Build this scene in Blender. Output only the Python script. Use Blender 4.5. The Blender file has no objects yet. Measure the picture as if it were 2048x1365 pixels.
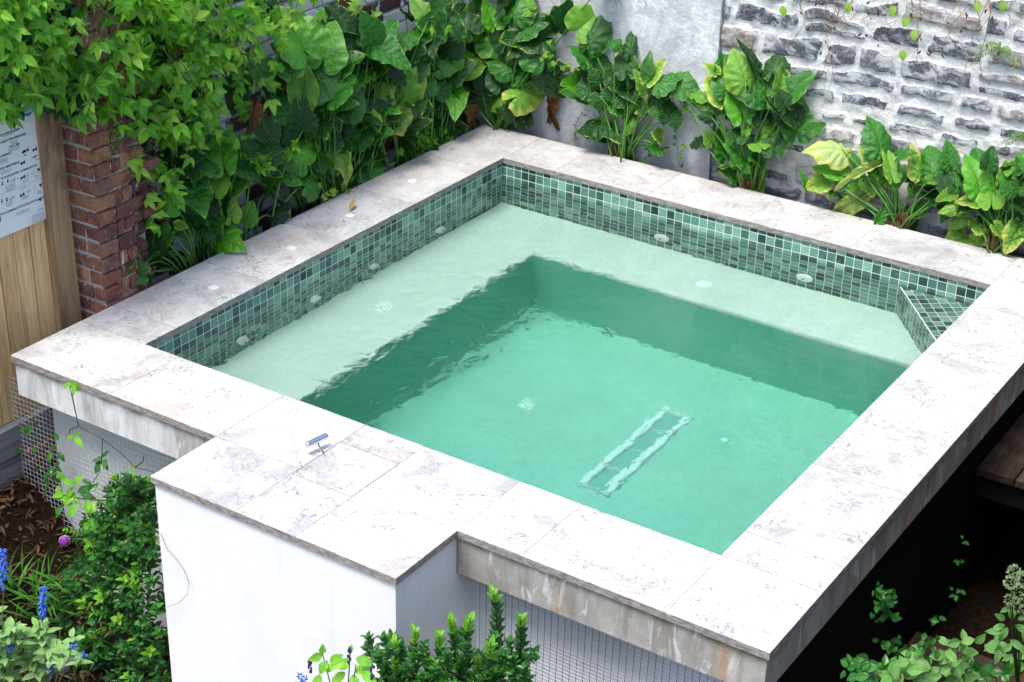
import bpy, math, random
from mathutils import Vector, Matrix, noise
R = random.Random(7)
sc = bpy.context.scene
rad = math.radians

# ------------------------------------------------------------------ camera, sky, sun, exposure
CAM = Vector((5.1057, -4.8393, 3.5573)); FPX = 3436.7
yaw, pit, rol = -.5758, .473, .023
_d = Vector((math.cos(pit)*math.sin(yaw), math.cos(pit)*math.cos(yaw), -math.sin(pit)))
_r = Vector((math.cos(yaw), -math.sin(yaw), 0)); _u = _r.cross(_d)
CR = math.cos(rol)*_r + math.sin(rol)*_u; CU = -math.sin(rol)*_r + math.cos(rol)*_u; CD = _d
cam = bpy.data.cameras.new("camera"); camo = bpy.data.objects.new("camera", cam); sc.collection.objects.link(camo)
cam.sensor_width = 36; cam.lens = FPX/2048*36; cam.clip_start = .05; cam.clip_end = 500
M = Matrix((CR, CU, -CD)).transposed().to_4x4(); M.translation = CAM; camo.matrix_world = M
sc.camera = camo

SUN_EL, SUN_AZ = 68, 192            # azimuth measured clockwise from +Y
w = bpy.data.worlds.new("World"); sc.world = w; w.use_nodes = True
nt = w.node_tree; bg = nt.nodes['Background']; sky = nt.nodes.new('ShaderNodeTexSky'); sky.sky_type = 'NISHITA'
sky.sun_disc = False; sky.sun_elevation = rad(SUN_EL); sky.sun_rotation = rad(SUN_AZ); sky.dust_density = 3; sky.air_density = 1.0; sky.ozone_density = .6
nt.links.new(sky.outputs[0], bg.inputs[0]); bg.inputs[1].default_value = .15
sl = bpy.data.lights.new("sun", 'SUN'); sl.energy = 1.8; sl.angle = rad(22); sl.color = (1, .98, .92)
so = bpy.data.objects.new("sun", sl); sc.collection.objects.link(so)
sd = Vector((math.sin(rad(SUN_AZ))*math.cos(rad(SUN_EL)), math.cos(rad(SUN_AZ))*math.cos(rad(SUN_EL)), math.sin(rad(SUN_EL))))
so.rotation_euler = sd.to_track_quat('Z', 'Y').to_euler(); so.location = (0, 0, 6)
sc.view_settings.view_transform = 'Standard'; sc.view_settings.look = 'None'; sc.view_settings.gamma = 1
sc.view_settings.exposure = 1.12
sc.render.engine = 'CYCLES'; cy = sc.cycles
cy.use_denoising = True; cy.max_bounces = 14; cy.diffuse_bounces = 3; cy.glossy_bounces = 3; cy.transmission_bounces = 10
cy.transparent_max_bounces = 12; cy.caustics_refractive = True; cy.caustics_reflective = False; cy.sample_clamp_indirect = 40
cy.blur_glossy = .5; cy.use_adaptive_sampling = True; cy.adaptive_threshold = .02

# ------------------------------------------------------------------ helpers
def at(px, py, z=None, x=None, y=None):
    """pixel of the photograph -> the point of a real plane it looks at"""
    v = CD + CR*((px-1024)/FPX) + CU*((682.5-py)/FPX)
    t = (x-CAM.x)/v.x if x is not None else (y-CAM.y)/v.y if y is not None else (z-CAM.z)/v.z
    return CAM + v*t
def near(px, py, P0):
    v = CD + CR*((px-1024)/FPX) + CU*((682.5-py)/FPX)
    return CAM + v*((P0-CAM).dot(CD)/v.dot(CD))
def tag(o, label=None, cat=None, group=None, kind=None):
    if label: o['label'] = label
    if cat: o['category'] = cat
    if group: o['group'] = group
    if kind: o['kind'] = kind
    return o
def empty(name, loc, label, cat, group=None):
    o = bpy.data.objects.new(name, None); sc.collection.objects.link(o); o.location = loc; o.empty_display_size = .1
    return tag(o, label, cat, group)
class MB:
    def __init__(s): s.v = []; s.f = []; s.uv = []; s.mi = []; s.edge = []
    def face(s, pts, uv=None, mi=0):
        n = len(s.v); s.v += [tuple(p) for p in pts]; s.f.append(tuple(range(n, n+len(pts)))); s.uv.append(uv); s.mi.append(mi)
    def grid(s, P, uvf=None, mi=0):
        """P[i][j] points, connected"""
        n0 = len(s.v); m = len(P[0])
        for row in P: s.v += [tuple(p) for p in row]
        for i in range(len(P)-1):
            for j in range(m-1):
                s.f.append((n0+i*m+j, n0+i*m+j+1, n0+(i+1)*m+j+1, n0+(i+1)*m+j)); s.mi.append(mi)
                s.uv.append([uvf(i, j), uvf(i, j+1), uvf(i+1, j+1), uvf(i+1, j)] if uvf else None)
    def box(s, a, b, mi=0, bev=0, smi=None, jit=0, rot=0):
        x0, y0, z0 = a; x1, y1, z1 = b; smi = mi if smi is None else smi
        if bev:
            c = bev
            ring = lambda q, z: [(x0+q, y0+q, z), (x1-q, y0+q, z), (x1-q, y1-q, z), (x0+q, y1-q, z)]
            lv = [ring(c, z0), ring(0, z0+c), ring(0, z1-c), ring(c, z1)]
        else:
            lv = [[(x0, y0, z), (x1, y0, z), (x1, y1, z), (x0, y1, z)] for z in (z0, z1)]
        if jit:
            lv = [[tuple(k+R.uniform(-jit, jit) for k in p) for p in l] for l in lv]
        if rot:
            cx, cy_ = (x0+x1)/2, (y0+y1)/2; ca, sa = math.cos(rot), math.sin(rot)
            lv = [[(cx+(p[0]-cx)*ca-(p[1]-cy_)*sa, cy_+(p[0]-cx)*sa+(p[1]-cy_)*ca, p[2]) for p in l] for l in lv]
        n = len(s.v)
        for l in lv: s.v += l
        s.f.append((n+3, n+2, n+1, n)); s.uv.append(None); s.mi.append(smi)
        for k in range(len(lv)-1):
            for i in range(4):
                j = (i+1) % 4; s.f.append((n+4*k+i, n+4*k+j, n+4*k+4+j, n+4*k+4+i)); s.uv.append(None); s.mi.append(smi)
        k = 4*(len(lv)-1); s.f.append((n+k, n+k+1, n+k+2, n+k+3)); s.uv.append(None); s.mi.append(mi)
    def tube(s, pts, r0, r1=None, seg=5, mi=0, cap=True):
        r1 = r0 if r1 is None else r1; pts = [Vector(p) for p in pts]; N = len(pts); rows = []
        up = Vector((.3, .2, 1)).normalized()
        for i, p in enumerate(pts):
            t = (pts[min(i+1, N-1)]-pts[max(i-1, 0)]).normalized()
            a = t.cross(up)
            if a.length < .1: a = t.cross(Vector((1, 0, 0)))
            a.normalize(); b = t.cross(a); r = r0+(r1-r0)*i/(N-1)
            rows.append([p+(a*math.cos(k*math.tau/seg)+b*math.sin(k*math.tau/seg))*r for k in range(seg)])
        n = len(s.v)
        for row in rows: s.v += [tuple(p) for p in row]
        for i in range(N-1):
            for k in range(seg):
                l = (k+1) % seg; s.f.append((n+i*seg+k, n+i*seg+l, n+(i+1)*seg+l, n+(i+1)*seg+k)); s.uv.append(None); s.mi.append(mi)
        if cap:
            s.f.append(tuple(n+k for k in reversed(range(seg)))); s.uv.append(None); s.mi.append(mi)
            s.f.append(tuple(n+(N-1)*seg+k for k in range(seg))); s.uv.append(None); s.mi.append(mi)
    def disc(s, c, nrm, r, h=.006, seg=20, mi=0, dome=.0):
        nrm = Vector(nrm).normalized(); a = nrm.orthogonal().normalized(); b = nrm.cross(a); c = Vector(c)
        prof = [(1, 0), (1, h*.6), (.88, h), (.5, h+dome*.7), (.25, h+dome)]
        n = len(s.v)
        for q, z in prof: s.v += [tuple(c+nrm*z+(a*math.cos(k*math.tau/seg)+b*math.sin(k*math.tau/seg))*r*q) for k in range(seg)]
        for i in range(len(prof)-1):
            for k in range(seg):
                l = (k+1) % seg; s.f.append((n+i*seg+k, n+i*seg+l, n+(i+1)*seg+l, n+(i+1)*seg+k)); s.uv.append(None); s.mi.append(mi)
        s.f.append(tuple(n+(len(prof)-1)*seg+k for k in range(seg))); s.uv.append(None); s.mi.append(mi)
    def ball(s, c, r, seg=14, rings=9, sq=(1, 1, 1), wob=0, mi=0):
        c = Vector(c); rows = []
        for i in range(rings+1):
            t = math.pi*i/rings; row = []
            for k in range(seg+1):
                a = math.tau*(k % seg)/seg; d = Vector((math.sin(t)*math.cos(a), math.sin(t)*math.sin(a), math.cos(t)))
                rr = r*(1+wob*noise.noise(d*1.7+c*3)); row.append(c+Vector((d.x*sq[0], d.y*sq[1], d.z*sq[2]))*rr)
            rows.append(row)
        s.grid(rows, mi=mi)
    def mesh(s, name, mats, smooth=False):
        me = bpy.data.meshes.new(name); me.from_pydata(s.v, [], s.f)
        uvl = me.uv_layers.new(name="uv"); buf = [0.0]*(2*len(me.loops))
        for p, uv in zip(me.polygons, s.uv):
            if uv is None:
                n = p.normal; ax = max(range(3), key=lambda k: abs(n[k])); i, j = ((1, 2), (0, 2), (0, 1))[ax]
                uv = [(s.v[v][i], s.v[v][j]) for v in p.vertices]
            for li, t in zip(p.loop_indices, uv): buf[2*li] = t[0]; buf[2*li+1] = t[1]
        uvl.data.foreach_set('uv', buf)
        mats = mats if isinstance(mats, (list, tuple)) else [mats]
        for m in mats: me.materials.append(m)
        me.polygons.foreach_set('material_index', s.mi)
        if s.edge:
            at_ = me.attributes.new('edge', 'FLOAT', 'POINT'); at_.data.foreach_set('value', s.edge)
        if smooth: me.polygons.foreach_set('use_smooth', [True]*len(me.polygons))
        me.update(); return me
    def build(s, name, mats, parent=None, smooth=False, **kw):
        o = bpy.data.objects.new(name, s.mesh(name, mats, smooth)); sc.collection.objects.link(o)
        if parent is not None:
            o.parent = parent; l = parent.location.copy(); pp = parent.parent
            while pp is not None: l += pp.location; pp = pp.parent
            o.location = -l
            if parent.type == 'MESH': o.location = (0, 0, 0)
        tag(o, **kw); return o

# ------------------------------------------------------------------ materials
class NT:
    def __init__(s, name):
        s.m = bpy.data.materials.new(name); s.m.use_nodes = True; s.t = s.m.node_tree; s.t.nodes.clear()
        s.out = s.t.nodes.new('ShaderNodeOutputMaterial')
    def n(s, typ, ins=None, **props):
        nd = s.t.nodes.new('ShaderNode'+typ)
        for k, v in props.items(): setattr(nd, k, v)
        for k, v in (ins or {}).items():
            i = nd.inputs[k]
            if isinstance(v, bpy.types.NodeSocket): s.t.links.new(v, i)
            elif v is not None: i.default_value = v
        return nd
    def math(s, op, a, b=None, c=None, clamp=False):
        return s.n('Math', {0: a, 1: b, 2: c}, operation=op, use_clamp=clamp).outputs[0]
    def noise(s, vec, scale, detail=4, rough=.55, dist=0):
        return s.n('TexNoise', {'Vector': vec, 'Scale': scale, 'Detail': detail, 'Roughness': rough, 'Distortion': dist}).outputs['Fac']
    def ramp(s, fac, stops, interp='LINEAR'):
        r = s.n('ValToRGB', {0: fac}); e = r.color_ramp.elements; r.color_ramp.interpolation = interp
        while len(e) > 1: e.remove(e[-1])
        e[0].position = stops[0][0]; e[0].color = col(stops[0][1])
        for p, c in stops[1:]: x = e.new(p); x.color = col(c)
        return r.outputs[0]
    def mix(s, fac, a, b, mode='MIX'):
        nd = s.n('Mix', data_type='RGBA', blend_type=mode)
        for i, v in ((0, fac), (6, a), (7, b)):
            if isinstance(v, bpy.types.NodeSocket): s.t.links.new(v, nd.inputs[i])
            else: nd.inputs[i].default_value = col(v) if i else v
        return nd.outputs[2]
    def mapv(s, vec, scale=(1, 1, 1), loc=(0, 0, 0), rot=(0, 0, 0)):
        return s.n('Mapping', {0: vec, 1: loc, 2: rot, 3: scale}).outputs[0]
    def obj(s): return s.n('TexCoord').outputs['Object']
    def uv(s): return s.n('UVMap', uv_map='uv').outputs[0]
    def bump(s, h, dist=.01, strength=1, normal=None):
        return s.n('Bump', {'Height': h, 'Distance': dist, 'Strength': strength, 'Normal': normal}).outputs[0]
    def done(s, base, rough=.6, normal=None, spec=.5, **kw):
        p = s.n('BsdfPrincipled', {'Base Color': base if isinstance(base, bpy.types.NodeSocket) else col(base), 'Roughness': rough, 'Normal': normal, 'Specular IOR Level': spec})
        for k, v in kw.items():
            k = k.replace('_', ' '); s.t.links.new(v, p.inputs[k]) if isinstance(v, bpy.types.NodeSocket) else setattr(p.inputs[k], 'default_value', v)
        s.t.links.new(p.outputs[0], s.out.inputs[0]); s.p = p; return s.m
def col(c):
    if isinstance(c, (int, float)): return (c, c, c, 1)
    return tuple(c)+(1,) if len(c) == 3 else tuple(c)

def plain(name, c, rough=.6, metal=0, spec=.5, bump=0):
    N = NT(name); nz = N.noise(N.obj(), 60, 3)
    b = N.mix(N.math('MULTIPLY', nz, .35), c, tuple(k*.6 for k in c))
    return N.done(b, rough, N.bump(nz, bump) if bump else None, spec, Metallic=metal)

def m_travertine(name, side=False):
    N = NT(name); o = N.obj(); isl = N.n('NewGeometry').outputs['Random Per Island']
    off = N.n('CombineXYZ', {0: N.math('MULTIPLY', isl, 37.), 1: N.math('MULTIPLY', isl, 91.), 2: 0.}).outputs[0]
    v = N.n('VectorMath', {0: o, 1: off}, operation='ADD').outputs[0]
    v2 = N.mapv(v, (1, 1.0, 1), rot=(0, 0, .5))
    warp = N.n('TexNoise', {'Vector': v2, 'Scale': 5., 'Detail': 3.}).outputs['Color']
    vw = N.n('VectorMath', {0: v2, 1: warp}, operation='ADD').outputs[0]
    big = N.noise(v2, 3.2, 6, .65, .6); med = N.noise(N.mapv(vw, (1, 2.6, 1)), 11, 8, .72, 1.2); fine = N.noise(v, 95, 6, .75)
    big2 = N.noise(N.mapv(v2, loc=(5, 5, 5)), 2.3, 5, .6, .4)
    base = N.ramp(big, [(.3, (.70, .705, .70)), (.48, (.58, .58, .57)), (.64, (.36, .36, .365))])
    base = N.mix(N.math('MULTIPLY', N.ramp(big2, [(.5, 0), (.64, 1)]), .4), base, (.52, .44, .37))
    veins = N.ramp(med, [(.38, 1), (.46, .35), (.55, 0)])
    patch = N.ramp(N.noise(v2, 4.5, 4, .6), [(.38, .12), (.56, 1)])
    base = N.mix(N.math('MULTIPLY', N.math('MULTIPLY', veins, patch), .95), base, (.13, .13, .145))
    m2 = N.noise(N.mapv(vw, (2.2, 1, 1), loc=(9, 2, 0)), 16, 7, .7, .8)
    base = N.mix(N.math('MULTIPLY', N.ramp(m2, [(.54, 0), (.66, 1)]), .75), base, (.36, .295, .245))
    pits = N.ramp(N.noise(N.mapv(vw, (1, 3, 1)), 55, 5, .8), [(.62, 0), (.7, 1)])
    base = N.mix(N.math('MULTIPLY', pits, N.math('MULTIPLY', patch, .8)), base, (.16, .14, .135))
    base = N.mix(.16, base, N.ramp(fine, [(.3, .25), (.7, .8)]))
    base = N.mix(1., base, N.ramp(isl, [(0, (.97, .96, .95)), (.5, (1, 1, 1)), (1, (.9, .91, .93))]), 'MULTIPLY')
    # greyer with ground dirt towards the back left
    xy = N.n('SeparateXYZ', {0: o})
    dirt = N.math('MULTIPLY', N.math('ADD', N.math('MULTIPLY', xy.outputs[1], .16, None), N.math('MULTIPLY', xy.outputs[0], -.13)), 1., clamp=True)
    base = N.mix(N.math('MULTIPLY', dirt, N.ramp(N.noise(v2, 9, 6, .7), [(.35, .25), (.6, 1)])), base, (.36, .34, .34))
    if side:
        g = N.ramp(N.noise(N.mapv(o, (1, 1, 3)), 26, 7, .75), [(.35, (.10, .085, .07)), (.5, (.27, .24, .215)), (.68, (.52, .47, .43))])
        base = N.mix(.12, g, base)
    return N.done(base, .62, N.bump(N.math('ADD', fine, N.math('MULTIPLY', pits, -2.)), .004 if side else .0015), .35)

def m_mosaic():
    N = NT('mosaic_tile'); uv = N.uv(); s = N.n('SeparateXYZ', {0: N.mapv(uv, (20, 20, 20), loc=(0, .12, 0))})
    masks = []; cells = []
    for k in (0, 1):
        f = N.math('FRACT', s.outputs[k]); cells.append(N.math('FLOOR', s.outputs[k]))
        e = N.math('MINIMUM', f, N.math('SUBTRACT', 1., f)); masks.append(e)
    edge = N.math('MINIMUM', *masks); tile = N.n('MapRange', {0: edge, 1: .026, 2: .04}).outputs[0]
    wn = N.n('TexWhiteNoise', {0: N.n('CombineXYZ', {0: cells[0], 1: cells[1], 2: 3.3}).outputs[0]}, noise_dimensions='3D')
    c = N.ramp(wn.outputs[0], [(0, (.008, .04, .038)), (.16, (.018, .075, .068)), (.3, (.045, .14, .12)), (.45, (.08, .22, .18)), (.7, (.14, .33, .26)), (.9, (.24, .46, .38)), (1, (.33, .54, .46))])
    nz = N.noise(uv, 75, 7, .75, .5); nz2 = N.noise(uv, 22, 4, .6)
    c = N.mix(N.ramp(nz, [(.42, 0), (.66, .7)]), c, N.mix(.75, c, (.03, .06, .05)))
    c = N.mix(N.ramp(nz2, [(.55, 0), (.7, .35)]), c, (.3, .3, .17))
    c = N.mix(tile, (.78, .8, .74), c)
    return N.done(c, N.math('MULTIPLY_ADD', tile, -.35, .6), N.bump(N.math('ADD', tile, N.math('MULTIPLY', nz, .2)), .0015), .5)

def m_plaster(name, base, dark, amt=.5):
    N = NT(name); o = N.obj(); f = N.noise(o, 95, 3, .85); g = N.noise(o, 3, 5, .6); h = N.noise(o, 30, 5, .75)
    c = N.mix(N.ramp(f, [(.5, 0), (.72, amt)]), base, dark)
    c = N.mix(N.ramp(f, [(.28, .6), (.4, 0)]), c, tuple(min(1, k*1.25) for k in base))
    c = N.mix(N.ramp(g, [(.35, 0), (.7, .35)]), c, tuple(k*.72 for k in base))
    c = N.mix(N.ramp(h, [(.45, 0), (.7, .5)]), c, tuple(k*.72 for k in base))
    return N.done(c, .7, N.bump(f, .002), .2)

def m_fascia():
    N = NT('stained_concrete'); o = N.obj(); xyz = N.n('SeparateXYZ', {0: o})
    st = N.noise(N.mapv(o, (8, 8, 1.4)), 1, 8, .72, .5); st2 = N.noise(N.mapv(o, (5, 5, .8), loc=(3, 1, 7)), 1, 4, .5); cl = N.noise(o, 5, 6, .65); fine = N.noise(o, 150, 3, .7)
    base = N.ramp(cl, [(.3, (.25, .235, .2)), (.55, (.38, .36, .32)), (.75, (.48, .46, .43))])
    lt = N.ramp(cl, [(.3, (.66, .675, .68)), (.7, (.82, .84, .85))])
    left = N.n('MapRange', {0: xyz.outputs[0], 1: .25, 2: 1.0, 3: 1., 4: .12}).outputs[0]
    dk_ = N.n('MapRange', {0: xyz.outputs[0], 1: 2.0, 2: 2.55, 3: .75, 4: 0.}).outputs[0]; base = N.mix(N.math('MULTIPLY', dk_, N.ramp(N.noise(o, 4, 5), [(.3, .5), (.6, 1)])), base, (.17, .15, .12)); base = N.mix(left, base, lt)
    base = N.mix(N.math('MULTIPLY', N.ramp(st, [(.40, 1), (.56, 0)]), .8), base, N.mix(.6, base, (.13, .115, .09)))
    base = N.mix(N.ramp(N.noise(N.mapv(o, (16, 16, 5), loc=(4, 4, 9)), 1, 5, .6, 1.2), [(.56, 0), (.66, .7)]), base, (.72, .72, .72))
    base = N.mix(N.ramp(st2, [(.59, 0), (.67, .7)]), base, (.36, .21, .10))
    green = N.math('MULTIPLY', N.n('MapRange', {0: xyz.outputs[2], 1: -.09, 2: -.03}).outputs[0], N.ramp(N.noise(o, 7, 3), [(.45, 0), (.6, .8)]))
    base = N.mix(green, base, (.12, .13, .05))
    return N.done(base, .85, N.bump(N.math('ADD', fine, cl), .003), .2)

def m_render(name, c, dirt=(.45, .46, .48)):
    N = NT(name); o = N.obj(); st = N.noise(N.mapv(o, (22, 22, 1.1)), 1, 5, .6); cl = N.noise(o, 2.5, 5, .6); fine = N.noise(o, 130, 4, .75)
    b = N.mix(N.ramp(st, [(.56, 0), (.8, .3)]), c, dirt); b = N.mix(N.ramp(cl, [(.5, 0), (.8, .35)]), b, dirt)
    return N.done(b, .85, N.bump(fine, .0015), .2)

def m_plasterwall():
    N = NT('old_plaster'); o = N.obj(); a = N.noise(o, 3.2, 8, .68, .5); b_ = N.noise(N.mapv(o, (9, 9, 1.2)), 1, 5, .6); f = N.noise(o, 60, 6, .75); xyz = N.n('SeparateXYZ', {0: o})
    c = N.ramp(a, [(.32, (.40, .41, .43)), (.47, (.62, .63, .66)), (.62, (.80, .80, .82))])
    c = N.mix(N.ramp(b_, [(.55, 0), (.75, .5)]), c, (.62, .57, .5)); c = N.mix(N.ramp(f, [(.52, 0), (.68, .6)]), c, (.33, .34, .37)); c = N.mix(N.ramp(N.noise(N.mapv(o, loc=(4, 4, 4)), 11, 8, .75, 1.), [(.44, .7), (.52, 0)]), c, (.45, .46, .5))
    low = N.n('MapRange', {0: N.math('ADD', xyz.outputs[2], N.math('MULTIPLY', a, .5)), 1: .65, 2: .15}).outputs[0]
    c = N.mix(N.math('MULTIPLY', low, .6), c, (.3, .31, .34))
    return N.done(c, .9, N.bump(N.math('ADD', a, N.math('MULTIPLY', f, .4)), .012), .2)

def m_stone(name):
    N = NT(name); o = N.obj(); isl = N.n('Attribute', attribute_name='stone_rnd').outputs['Fac']; mask = N.n('Attribute', attribute_name='stone').outputs['Fac']
    a = N.noise(o, 9, 7, .7, .6); f = N.noise(o, 60, 6, .78); wsh = N.noise(N.mapv(o, (1, 1, 1.5), loc=(3, 3, 3)), 7, 8, .74, .8)
    mo = N.ramp(a, [(.32, (.42, .42, .44)), (.45, (.74, .74, .75)), (.7, (.88, .875, .87))])
    mo = N.mix(N.ramp(wsh, [(.54, 0), (.68, .7)]), mo, (.66, .58, .48)); mo = N.mix(N.ramp(f, [(.53, 0), (.68, .6)]), mo, (.30, .30, .32))
    c = N.ramp(isl, [(0, (.085, .095, .12)), (.35, (.14, .15, .175)), (.6, (.20, .21, .235)), (.82, (.13, .14, .17)), (.86, (.34, .29, .25)), (1, (.44, .38, .33))])
    c = N.mix(N.ramp(f, [(.38, .7), (.58, 0)]), c, (.045, .045, .055))
    c = N.mix(N.ramp(wsh, [(.48, 0), (.57, .85)]), c, (.62, .63, .66))
    c = N.mix(N.ramp(N.noise(o, 26, 7, .8), [(.5, 0), (.62, .6)]), c, (.5, .52, .57))
    mm = N.n('MapRange', {0: N.math('ADD', mask, N.math('MULTIPLY', N.math('SUBTRACT', N.noise(o, 22, 6, .75), .5), 1.5)), 1: .42, 2: .6}).outputs[0]
    c = N.mix(mm, mo, c)
    xyz = N.n('SeparateXYZ', {0: o})
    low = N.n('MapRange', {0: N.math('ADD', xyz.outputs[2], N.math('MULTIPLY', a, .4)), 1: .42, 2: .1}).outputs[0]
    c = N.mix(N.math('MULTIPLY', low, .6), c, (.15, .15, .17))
    return N.done(c, .92, N.bump(N.math('ADD', N.math('ADD', a, N.math('MULTIPLY', f, .8)), N.math('MULTIPLY', mm, -.25)), .014), .2)

def m_brick(name='weathered_brick'):
    N = NT(name); o = N.obj(); isl = N.n('NewGeometry').outputs['Random Per Island']
    f = N.noise(o, 70, 6, .75); a = N.noise(o, 14, 6, .7, .5); s = N.noise(N.mapv(o, (40, 40, 6)), 1, 4, .7, 1)
    c = N.ramp(isl, [(0, (.09, .034, .03)), (.2, (.26, .10, .065)), (.4, (.18, .075, .06)), (.6, (.36, .15, .085)), (.78, (.22, .11, .085)), (.9, (.5, .22, .11)), (1, (.08, .065, .07))])
    c = N.mix(N.ramp(a, [(.4, .55), (.55, 0)]), c, (.05, .025, .025))
    c = N.mix(N.ramp(f, [(.56, 0), (.68, .6)]), c, (.4, .33, .3)); c = N.mix(N.ramp(s, [(.62, 0), (.66, .8)]), c, (.62, .6, .6))
    return N.done(c, .85, N.bump(N.math('ADD', a, N.math('MULTIPLY', f, .6)), .008), .25)
def m_whitebrick():
    N = NT('painted_brick'); o = N.obj(); isl = N.n('NewGeometry').outputs['Random Per Island']; a = N.noise(o, 6, 7, .7, .5); f = N.noise(o, 60, 5, .75)
    c = N.ramp(isl, [(0, (.6, .62, .66)), (.5, (.42, .44, .5)), (.55, (.13, .05, .035)), (.7, (.07, .04, .04)), (.9, (.15, .14, .15))], 'CONSTANT')
    c = N.mix(N.ramp(a, [(.56, 0), (.6, 1)]), c, (.66, .67, .72)); c = N.mix(N.ramp(f, [(.62, 0), (.7, .7)]), c, (.1, .08, .08))
    return N.done(c, .85, N.bump(N.math('ADD', a, f), .006), .2)

def m_wood(name, c0, c1, c2, axis=2, knots=True, rough=.7, stain=None):
    N = NT(name); o = N.obj(); isl = N.n('NewGeometry').outputs['Random Per Island']
    off = N.n('CombineXYZ', {0: N.math('MULTIPLY', isl, 17.), 1: N.math('MULTIPLY', isl, 31.), 2: N.math('MULTIPLY', isl, 53.)}).outputs[0]
    v = N.n('VectorMath', {0: o, 1: off}, operation='ADD').outputs[0]
    sc_ = [26, 26, 26]; sc_[axis] = 1.6
    g = N.noise(N.mapv(v, sc_), 1, 6, .65, 1.1); sc2 = [120, 120, 120]; sc2[axis] = 5; g2 = N.noise(N.mapv(v, sc2), 1, 4, .7)
    c = N.ramp(g, [(.3, c0), (.5, c1), (.7, c2)]); c = N.mix(N.ramp(g2, [(.5, 0), (.8, .5)]), c, tuple(k*.5 for k in c0))
    if knots:
        vo = N.n('TexVoronoi', {'Vector': N.mapv(v, (5, 5, 2.2)), 'Scale': 1., 'Randomness': 1.}).outputs['Distance']
        c = N.mix(N.ramp(vo, [(.06, 1), (.14, 0)]), c, tuple(k*.3 for k in c0))
    if stain: c = N.mix(N.ramp(N.noise(N.mapv(v, (6, 6, 2)), 1, 6, .7, .6), [(.5, 0), (.62, .8)]), c, stain)
    c = N.mix(1., c, N.ramp(isl, [(0, .78), (1, 1)]), 'MULTIPLY')
    return N.done(c, rough, N.bump(N.math('ADD', g, g2), .003), .3)

def m_leaf(name, dark, mid, light, vein=(.2, .42, .08), rough=.35, yellow=0, trans=.25, tip=None, big=False, gloss=.5, tipamt=.5):
    """leaf seen close: 'edge' attribute (big leaves) or uv (u across, v along)"""
    N = NT(name); 
    rnd = N.n('ObjectInfo').outputs['Random'] if big else N.n('NewGeometry').outputs['Random Per Island']
    o = N.obj()
    c = N.ramp(rnd, [(0, dark), (.35, mid), (.75, mid), (1, light)])
    uvn = N.uv(); s = N.n('SeparateXYZ', {0: uvn})
    if big:
        ax = N.math('ABSOLUTE', s.outputs[0]); t = N.math('SUBTRACT', N.math('MULTIPLY', s.outputs[1], 4.6), N.math('MULTIPLY', N.math('POWER', ax, .75), 2.6))
        tri = N.math('ABSOLUTE', N.math('SUBTRACT', N.math('FRACT', t), .5)); lv = N.n('MapRange', {0: tri, 1: .0, 2: .05, 3: 1., 4: 0.}).outputs[0]
        mr = N.n('MapRange', {0: ax, 1: .006, 2: .022, 3: 1., 4: 0.}).outputs[0]
        e = N.n('Attribute', attribute_name='edge').outputs['Fac']; nz = N.noise(uvn, 4, 5, .7); off = N.math('MULTIPLY', rnd, 20.)
        nz = N.noise(N.n('VectorMath', {0: uvn, 1: N.n('CombineXYZ', {0: off, 1: off}).outputs[0]}, operation='ADD').outputs[0], 3.5, 5, .7)
        c = N.mix(N.math('MULTIPLY', N.ramp(nz, [(.35, 0), (.65, 1)]), .5), c, N.mix(.5, c, mid))
        c = N.mix(N.math('MULTIPLY', N.math('MAXIMUM', N.math('MULTIPLY', lv, .12), N.math('MULTIPLY', mr, .55)), 1.), c, vein)
        ed = N.n('MapRange', {0: N.math('ADD', e, N.math('MULTIPLY', N.math('SUBTRACT', nz, .5), .45+yellow*1.3)), 1: .97-yellow*.5, 2: 1.05-yellow*.12}).outputs[0]
        c = N.mix(N.math('MULTIPLY', ed, .85), c, (.42, .55, .06) if yellow < .5 else (.60, .62, .12))
        br = N.n('MapRange', {0: N.math('ADD', e, N.math('MULTIPLY', N.math('SUBTRACT', N.noise(uvn, 2.3, 3), .5), .8)), 1: 1.06-yellow*.06, 2: 1.12-yellow*.06}).outputs[0]
        c = N.mix(br, c, (.42, .27, .14))
        h = N.math('ADD', N.math('MULTIPLY', N.math('POWER', tri, .5), .42), N.math('MULTIPLY', nz, 1.7)); bmp = N.bump(N.math('SUBTRACT', h, N.math('MULTIPLY', mr, .6)), .011)
    else:
        u = N.math('ABSOLUTE', N.math('SUBTRACT', s.outputs[0], .5))
        mr = N.n('MapRange', {0: u, 1: .02, 2: .07, 3: 1., 4: 0.}).outputs[0]
        t = N.math('SUBTRACT', N.math('MULTIPLY', s.outputs[1], 7.), N.math('MULTIPLY', u, 3.)); tri = N.math('ABSOLUTE', N.math('SUBTRACT', N.math('FRACT', t), .5))
        c = N.mix(N.math('MULTIPLY', mr, .55), c, vein)
        c = N.mix(N.ramp(N.noise(o, 30, 3), [(.45, 0), (.7, .35)]), c, light)
        if tip:
            tm = N.math('MULTIPLY', N.n('MapRange', {0: s.outputs[1], 1: .78, 2: .9}).outputs[0], N.ramp(N.math('FRACT', N.math('MULTIPLY', rnd, 7.3)), [(1-tipamt, 0), (1.01-tipamt, 1)]))
            c = N.mix(tm, c, tip)
        bmp = N.bump(N.math('ADD', N.math('MULTIPLY', tri, 1.), N.math('MULTIPLY', mr, -.6)), .003)
    N.done(c, rough, bmp, gloss, **(dict(Coat_Weight=.1, Coat_Roughness=.2) if big else {}))
    tr = N.n('BsdfTranslucent', {0: N.mix(.5, c, tuple(min(1, k*1.6) for k in light))}); mx = N.n('MixShader', {0: trans, 1: N.p.outputs[0], 2: tr.outputs[0]})
    N.t.links.new(mx.outputs[0], N.out.inputs[0]); return N.m

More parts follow.
